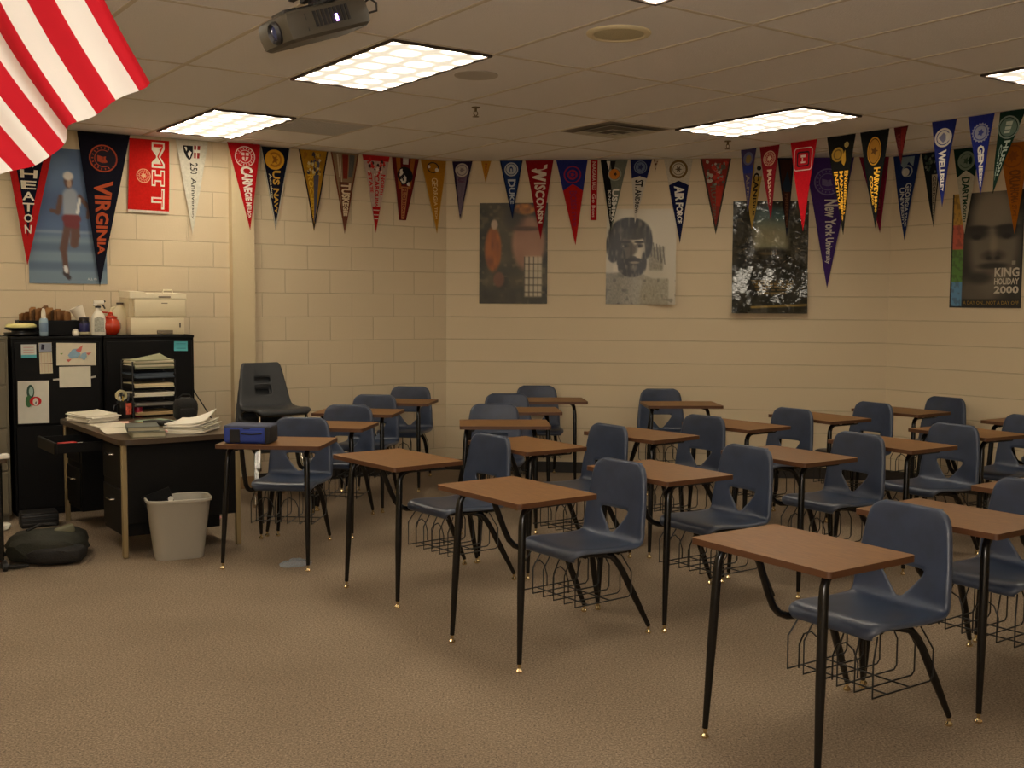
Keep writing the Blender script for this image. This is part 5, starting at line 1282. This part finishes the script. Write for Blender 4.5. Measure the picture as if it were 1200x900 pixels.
book(.22, .20, TD+.0345, .19, .235, .030, (96, 100, 92), 'upper grey book of the pair on the near corner of the teacher\'s desk', R(-13))
o = dpl('black_wallet', .72, .46, TD+.006, 'flat black case lying across the papers of the teacher\'s desk', 'case', R(30)); m = MB(); m.rbox((0, 0, .012), (.10, .19, .024), .008, 2); m.build('case', mat('case_black', (22, 24, 24), .5), o); m = MB(); m.rbox((.0, -.05, .0255), (.10, .02, .004), .001, 1); m.build('strap', mat('case_strap', (60, 60, 60), .5), o)
# mug with pens
t = dpl('pencil_mug', 1.27, .40, TD, 'black pencil mug with an orange picture full of pens', 'mug')
m = MB(); m.lathe([(0, 0), (.044, 0), (.047, .006), (.047, .125), (.042, .125), (.040, .02), (0, .018)], 28); m.build('mug', mat('mug_black', (22, 18, 18), .25), t)
m = MB(); m.tube([(-.045, 0, .10), (-.075, 0, .095), (-.08, 0, .06), (-.046, 0, .03)], .006, 8); m.build('handle', mat('mug_black', (22, 18, 18), .25), t)
m = MB(); vs = []
for k in range(7):
    a = R(-90 - 30 + 10*k + 20); vs += [(.0478*math.cos(a), .0478*math.sin(a), .03), (.0478*math.cos(a), .0478*math.sin(a), .11)]
m.add(vs, [(2*k, 2*k+2, 2*k+3, 2*k+1) for k in range(6)]); m.build('picture', mat('mug_picture', (200, 84, 60), .5, var=.5, vscale=60), t)
for k, (x, y, c_) in enumerate(((-.02, .01, (230, 225, 215)), (.015, -.012, (40, 40, 60)), (-.005, .02, (200, 170, 60)), (.02, .016, (60, 60, 60)))):
    o = empty('pen', dk(1.27, .40, TD), aD - PI/2, ['white pen leaning in the pencil mug', 'dark blue pen leaning in the pencil mug', 'yellow pencil standing in the pencil mug', 'black pen leaning right in the pencil mug'][k], 'pen', 'pens in the mug')
    m = MB(); m.tube([(x*.6, y*.6, .022), (x*1.5, y*1.5, .155)], .004, 8); m.build('barrel', mat('pen_%d' % k, c_, .4), o)
    m = MB(); m.tube([(x*1.5, y*1.5, .155), (x*1.53, y*1.53, .175)], .0032, 8); m.build('tip', mat('pen_tip', (90, 90, 90), .4), o)
o = dpl('tape_roll', 1.36, .40, TD, 'pale tape roll standing on its holder behind the pencil mug', 'tape')
m = MB(); m.rbox((0, 0, .06), (.06, .035, .12), .006, 1); m.build('holder', mat('case_black', (22, 24, 24), .5), o)
m = MB(); Mx = Matrix.Rotation(PI/2, 3, 'X'); 
m.add([(.04*math.cos(2*PI*k/24)*q, y, .155+.04*math.sin(2*PI*k/24)*q) for y in (-.012, .012) for q in (1, .62) for k in range(24)],
      [(k, (k+1) % 24, 24+(k+1) % 24, 24+k) for k in range(24)] + [(48+k, 72+k, 72+(k+1) % 24, 48+(k+1) % 24) for k in range(24)] + [(k, 48+k, 48+(k+1) % 24, (k+1) % 24) for k in range(24)] + [(24+k, 24+(k+1) % 24, 72+(k+1) % 24, 72+k) for k in range(24)], 0, True)
m.build('roll', mat('tape_cream', (220, 206, 160), .4), o)
o = dpl('drink_can', 1.30, .50, TD, 'small dark pink can right of the pencil mug', 'can')
m = MB(); m.lathe([(0, 0), (.025, 0), (.030, .008), (.030, .092), (.026, .100), (0, .100)], 24); m.build('can', mat('can_pink', (150, 24, 56), .3), o); m = MB(); m.lathe([(0, .100), (.024, .100), (.024, .104), (0, .104)], 20); m.build('lid', chrome, o)
# letter tray tower
t = dpl('letter_tray_tower', 1.375, .60, TD, 'black letter tray tower with six shelves of papers', 'letter tray', R(4))
TW, TL_, NSH = .31, .24, 6; sp = .066
m = MB()
for x in (-TW/2, TW/2):
    for y in (-TL_/2+.01, TL_/2-.01): m.tube([(x, y, 0), (x, y, sp*NSH+.005)], .006, 8)
m.build('posts', wire_m, t)
for k in range(NSH):
    z = .012 + sp*k; m = MB(); m.rbox((0, 0, z), (TW, TL_, .006), .002, 1); m.box((-TW/2+.003, 0, z+.014), (.005, TL_, .028)); m.box((TW/2-.003, 0, z+.014), (.005, TL_, .028)); m.build('shelf', cab_blk, t)
for k, (cols, n, lb) in enumerate((((( 176, 150, 110),), 3, 'tan papers in the lowest letter tray'), (((120, 116, 110), (150, 146, 136)), 3, 'grey papers in the second letter tray from the bottom'),
        (((226, 220, 200),), 4, 'white papers hanging out of the third letter tray from the bottom'), (((220, 206, 170), (200, 186, 150)), 4, 'cream papers in the fourth letter tray from the bottom'),
        (((70, 80, 92), (90, 100, 110)), 5, 'blue grey folders in the fifth letter tray from the bottom'), (((150, 150, 120), (130, 132, 108), (206, 196, 166), (228, 220, 196)), 9, 'green and white papers piled on the top letter tray'))):
    z = TD + .012 + sp*k + .004
    stackpaper('paper_stack', 1.365-.006*(k == 2), .598, n, .285, .235, lb, R(4), cols, th=.0072, z=z, jit=.005, bend=0, group='papers in the letter trays', lift=.05 if k == 5 else 0)
# black camera bag on the desk end
o = dpl('camera_bag', .84, .685, TD, 'black soft bag on the teacher\'s desk between tray tower and blue lunch bag', 'bag', R(-6))
def blob(d, seed, amp=.08, squash=None, sub=3):
    bm = bmesh.new(); bmesh.ops.create_icosphere(bm, subdivisions=sub, radius=1); rn = random.Random(seed); ph = [rn.uniform(0, 6) for _ in range(6)]
    for v in bm.verts:
        c = v.co.normalized(); k = 1 + amp*(math.sin(4*c.x+ph[0])*math.cos(3*c.y+ph[1]) + .6*math.sin(9*c.y+ph[2]+3*c.z) + .5*math.sin(11*c.x+7*c.z+ph[3]))
        ex = .72; q = Vector([math.copysign(abs(a)**ex, a) for a in c])
        v.co = Vector((q.x*d[0]/2*k, q.y*d[1]/2*k, max(-1, min(1, q.z))*d[2]/2*(k if q.z > 0 else 1) + d[2]/2))
        if v.co.z < 0: v.co.z = 0
    bm.verts.index_update(); out = ([tuple(v.co) for v in bm.verts], [[v.index for v in f.verts] for f in bm.faces]); bm.free(); return out
cloth_blk = mat('cloth_black', (24, 22, 20), .85, 0, .5, 120)
m = MB(); m.add(*blob((.16, .13, .17), 3, .05), 0, True); m.build('body', cloth_blk, o); m = MB(); m.rbox((0, -.066, .06), (.10, .02, .07), .008, 2); m.build('pocket', cloth_blk, o); m = MB(); m.tube([(-.06, 0, .15), (-.02, -.01, .19), (.03, 0, .185), (.06, 0, .145)], .005, 8); m.build('strap', cloth_blk, o)
# printer cable down the wall side
q0, q1 = wp('L', -2.455, .30, 1.0), wp('L', -2.24, .33, .50)
m = MB(); pts = [wp('L', -2.462, .30, 1.25), wp('L', -2.455, .30, .95), wp('L', -2.42, .31, .84), wp('L', -2.36, .32, .74), wp('L', -2.29, .33, .62), wp('L', -2.235, .33, .48), wp('L', -2.22, .30, .20), wp('L', -2.25, .24, .012), wp('L', -2.4, .15, .012)]
tag(m.tube(pts, .005, 8).build('power_cable', mat('cable_black', (26, 22, 20), .5)), 'thin black cable hanging beside the right cabinet in front of the wall', 'cable')

# ------------------------------------------------------------------ floor things by the desk
t = empty('waste_bin', (-2.025, 6.62, 0), R(24), 'grey plastic waste bin in front of the teacher\'s desk', 'waste bin')
bin_m = mat('bin_grey', (168, 162, 148), .5, 0, .05, 80); H = .37
def rr(w, l, r, z, n=5): return [(x, y, z) for x, y in rrect(-w/2, -l/2, w/2, l/2, r, n)]
lev = [rr(.275, .18, .05, 0), rr(.285, .19, .055, .012), rr(.365, .25, .07, H-.02), rr(.368, .253, .07, H-.018), rr(.385, .27, .075, H-.018), rr(.388, .273, .075, H-.004), rr(.378, .263, .075, H), rr(.360, .245, .068, H-.004), rr(.352, .238, .066, H-.03), rr(.275, .18, .05, .015)]
n = len(lev[0]); m = MB(); m.add([v for l in lev for v in l], [(i*n+k, i*n+(k+1) % n, (i+1)*n+(k+1) % n, (i+1)*n+k) for i in range(len(lev)-1) for k in range(n)] + [list(range(n))[::-1], [(len(lev)-1)*n+k for k in range(n)]], 0, True); m.build('bin', bin_m, t, angle=50)
o = empty('discarded_folder', (-2.09, 6.62, .03), R(18), 'black folder with a white round sticker thrown in the waste bin', 'folder')
m = MB(); M2 = Matrix.Rotation(R(-20), 3, 'Y'); m.box((-.01, .0, .20), (.17, .012, .36), M=M2); m.build('cover', cab_blk, o); m = MB(); m.lathe([(0, 0), (.016, 0), (.016, .001), (0, .001)], 16, (.02, -.0075, .325), M=Matrix.Rotation(PI/2, 3, 'X')); m.build('sticker', paper(), o)
for k, (x, y, z, s_) in enumerate(((-1.96, 6.65, .24, .05), (-2.02, 6.60, .20, .045), (-1.93, 6.70, .19, .045))):
    m = MB(); m.add(*blob((s_*2, s_*2, s_*1.6), 20+k, .14, sub=2)); tag(m.build('crumpled_paper', paper(), None, (x, y, z)), ['crumpled white paper on top in the waste bin', 'crumpled white paper deeper in the waste bin', 'crumpled white paper at the right side in the waste bin'][k], 'paper', 'crumpled papers in the bin')
m = MB(); m.add(*blob((.13, .10, .03), 31, .2, sub=3), 0, True); tag(m.build('pink_cloth', mat('cloth_pink', (206, 130, 136), .8), None, (-2.13, 7.72, 0)), 'crumpled pink paper on the carpet behind the waste bin', 'paper')
# backpack lying on the floor
t = empty('backpack', (-2.80, 6.55, 0), R(12), 'dark green backpack lying flat on the carpet left of the teacher\'s desk', 'backpack')
bp_m = mat('backpack_green', (38, 38, 28), .85, 0, .5, 140, .2, 12); bp2 = mat('backpack_black', (26, 24, 22), .8, 0, .4, 140)
m = MB(); m.add(*blob((.46, .46, .17), 41, .07), 0, True); m.build('body', bp_m, t)
m = MB(); m.add([(x+.07, y-.14, z) for x, y, z in blob((.34, .22, .115), 45, .07)[0]], blob((.34, .22, .115), 45, .07)[1], 0, True); m.build('front_pocket', bp2, t)
m = MB()
for k in range(9):
    pass
pts = [(-.22, -.06, .05), (-.27, -.12, .03), (-.24, -.20, .015), (-.14, -.25, .012), (-.05, -.26, .02)]
m.tube(pts, [.012, .014, .014, .014, .010], 8); m.build('shoulder_strap', bp2, t)
m = MB(); m.tube([(-.21, -.02, .07), (-.29, -.10, .02), (-.23, -.16, .012), (-.17, -.22, .012)], .006, 8); m.build('trim_piping', mat('strap_grey', (150, 140, 116), .6), t)
m = MB(); m.rbox((.10, .02, .165), (.11, .06, .05), .012, 2, M=Matrix.Rotation(R(24), 3, 'Z') @ Matrix.Rotation(R(-14), 3, 'Y')); m.build('tag', mat('tag_green_grey', (110, 108, 84), .6), t)
m = MB(); m.tube([(-.12, .04, .165), (-.05, .10, .19), (.04, .10, .185)], .009, 8); m.build('handle', bp2, t)
# black boxes pushed against the cabinet
t = empty('document_case', (-3.27, 7.53, 0), R(30), 'low black ribbed case on the carpet in front of the black cabinet', 'case')
m = MB(); m.rbox((0, 0, .045), (.24, .17, .09), .01, 2); m.build('case', mat('case_black', (22, 24, 24), .5), t)
m = MB()
for z in (.025, .05, .075): m.rbox((0, -.086, z), (.22, .008, .010), .002, 1)
m.build('ribs', mat('case_rib', (44, 42, 40), .5), t); m = MB(); m.rbox((0, 0, .094), (.235, .165, .012), .004, 1); m.build('lid', mat('case_lid', (30, 28, 28), .5), t)
m = MB(); m.add(*blob((.10, .09, .05), 51, .16, sub=2)); tag(m.build('crumpled_paper', paper(), None, (-3.44, 7.36, 0)), 'white crumpled paper on the carpet at the left edge of the photo', 'paper')
# translucent bluish sheet added on the carpet to imitate a flash orb
m = MB(); vs = []
rn = random.Random(77)
for j in range(7):
    for i in range(11):
        u, v = i/10-.5, j/6-.5; k = math.sqrt(max(0, 1-(2*u)**2*.9)); vs.append((u*.20, v*.075*k*1.9, .006+.028*k*(1-(2*v)**2)*(.6+.8*rn.random())))
m.add(vs, [(j*11+i, j*11+i+1, (j+1)*11+i+1, (j+1)*11+i) for j in range(6) for i in range(10)], 0, True)
o = m.build('flash_orb_sheet', mat('flash_orb_tint', (150, 168, 186), .25, 0, alpha=.45), None, (-1.275, 6.41, 0), R(35)); tag(o, 'translucent bluish sheet added on the open carpet to imitate a flash orb', 'flash orb')
# trolley at the left edge of the photo
t = empty('equipment_cart', (-3.00, 6.12, 0), aG, 'dark cart at the left edge of the photo, mostly outside it', 'cart')
# near-right corner post of the cart stands at the visible edge
m = MB(); m.prism(rrect(-.60, -.02, .16, .45, .02), .63, .655); m.build('top', mat('cart_top', (60, 46, 30), .45), t)
for x, y in ((.12, .02), (.12, .40), (-.56, .02), (-.56, .40)):
    m = MB(); m.tube([(x, y, .06), (x, y, .635)], .016, 12); lg = m.build('post', blk, t)
    m = MB(); m.rbox((x+.01, y, .045), (.03, .03, .05), .004, 1); m.lathe([(0, -.012), (.026, -.012), (.028, 0), (.026, .012), (0, .012)], 18, (x+.018, y, .028), M=Matrix.Rotation(PI/2, 3, 'Y')); m.build('caster', mat('caster_black', (18, 18, 18), .5), lg)
m = MB(); m.box((-.22, .21, .20), (.66, .38, .012)); m.build('shelf', cab_blk, t)
o = empty('white_gadget', (-2.895, 6.20, .655), aG, 'white object on the cart top at the left edge of the photo', 'device'); m = MB(); m.rbox((0, 0, .014), (.08, .05, .028), .008, 2, M=Matrix.Rotation(R(12), 3, 'Z')); m.build('body', mat('gadget_white', (230, 226, 214), .4), o); m = MB(); m.lathe([(0, 0), (.010, 0), (.010, .004), (0, .004)], 14, (-.01, -.005, .028)); m.build('button', mat('gadget_black', (20, 20, 20), .4), o)

# ------------------------------------------------------------------ blue lunch bag on the front left desk
fd = Vector((-1.39, 6.205)); a4 = R(-5)
q = fd + Vector((math.cos(a4), math.sin(a4)))*(-.135) + Vector((-math.sin(a4), math.cos(a4)))*.13
t = empty('lunch_bag', (q.x, q.y, .739), a4 + R(2), 'blue and black zipped lunch bag on the front left desk', 'lunch bag')
lb = mat('bag_blue', (38, 60, 140), .75, 0, .3, 200); lk = mat('bag_black', (26, 24, 26), .8, 0, .3, 200)
m = MB(); m.rbox((0, 0, .052), (.275, .17, .104), .022, 3); m.build('body', lb, t)
m = MB(); m.rbox((0, 0, .098), (.270, .165, .018), .008, 2); m.build('lid', mat('bag_blue_grey', (70, 76, 96), .8), t)
m = MB(); m.rbox((-.068, -.078, .046), (.065, .022, .080), .006, 1); m.build('front_panel', lk, t); m = MB(); m.rbox((.122, -.01, .052), (.038, .168, .098), .012, 2); m.build('side_panel', lk, t)
m = MB(); m.rbox((.03, -.082, .044), (.125, .016, .06), .006, 2); pk = m.build('front_pocket', lb, t); m = MB(); m.tube([(-.03, -.092, .060), (.03, -.092, .056), (.09, -.092, .062)], .004, 6); m.build('zip', lk, pk)
m = MB(); m.tube([(-.137, -.04, .085), (0, -.088, .088), (.137, -.04, .085)], .003, 6); m.build('zip', lk, t)

# ------------------------------------------------------------------ camera, world, colour management
cam = bpy.data.cameras.new('camera'); cam.sensor_width = 36; cam.lens = 1290.4457/1200*36; cam.clip_start = .05
co = bpy.data.objects.new('camera', cam); COL.objects.link(co)
pit, rol = 0.07358494, 0.00596413
right = Vector((1, 0, 0)); up = Vector((0, math.sin(pit), math.cos(pit))); fwd = Vector((0, math.cos(pit), -math.sin(pit)))
r2 = right*math.cos(rol) + up*math.sin(rol); u2 = -right*math.sin(rol) + up*math.cos(rol)
M = Matrix((r2, u2, -fwd)).transposed().to_4x4(); M.translation = (0, 0, 1.55482)
co.matrix_world = M
sc.camera = co
# the flash of the camera that took the photograph
fl = bpy.data.lights.new('camera_flash', 'POINT'); fl.energy = 50; fl.shadow_soft_size = .02; fl.color = (1, .97, .95)
fo = bpy.data.objects.new('camera_flash', fl); COL.objects.link(fo); fo.location = (-.03, .03, 1.60)
w = bpy.data.worlds.new('world'); sc.world = w; w.use_nodes = True
w.node_tree.nodes['Background'].inputs[0].default_value = (.02, .018, .015, 1); w.node_tree.nodes['Background'].inputs[1].default_value = .2
vs_ = sc.view_settings; vs_.view_transform = 'Standard'; vs_.look = 'None'; vs_.gamma = 1; vs_.use_curve_mapping = False; vs_.exposure = 1.2
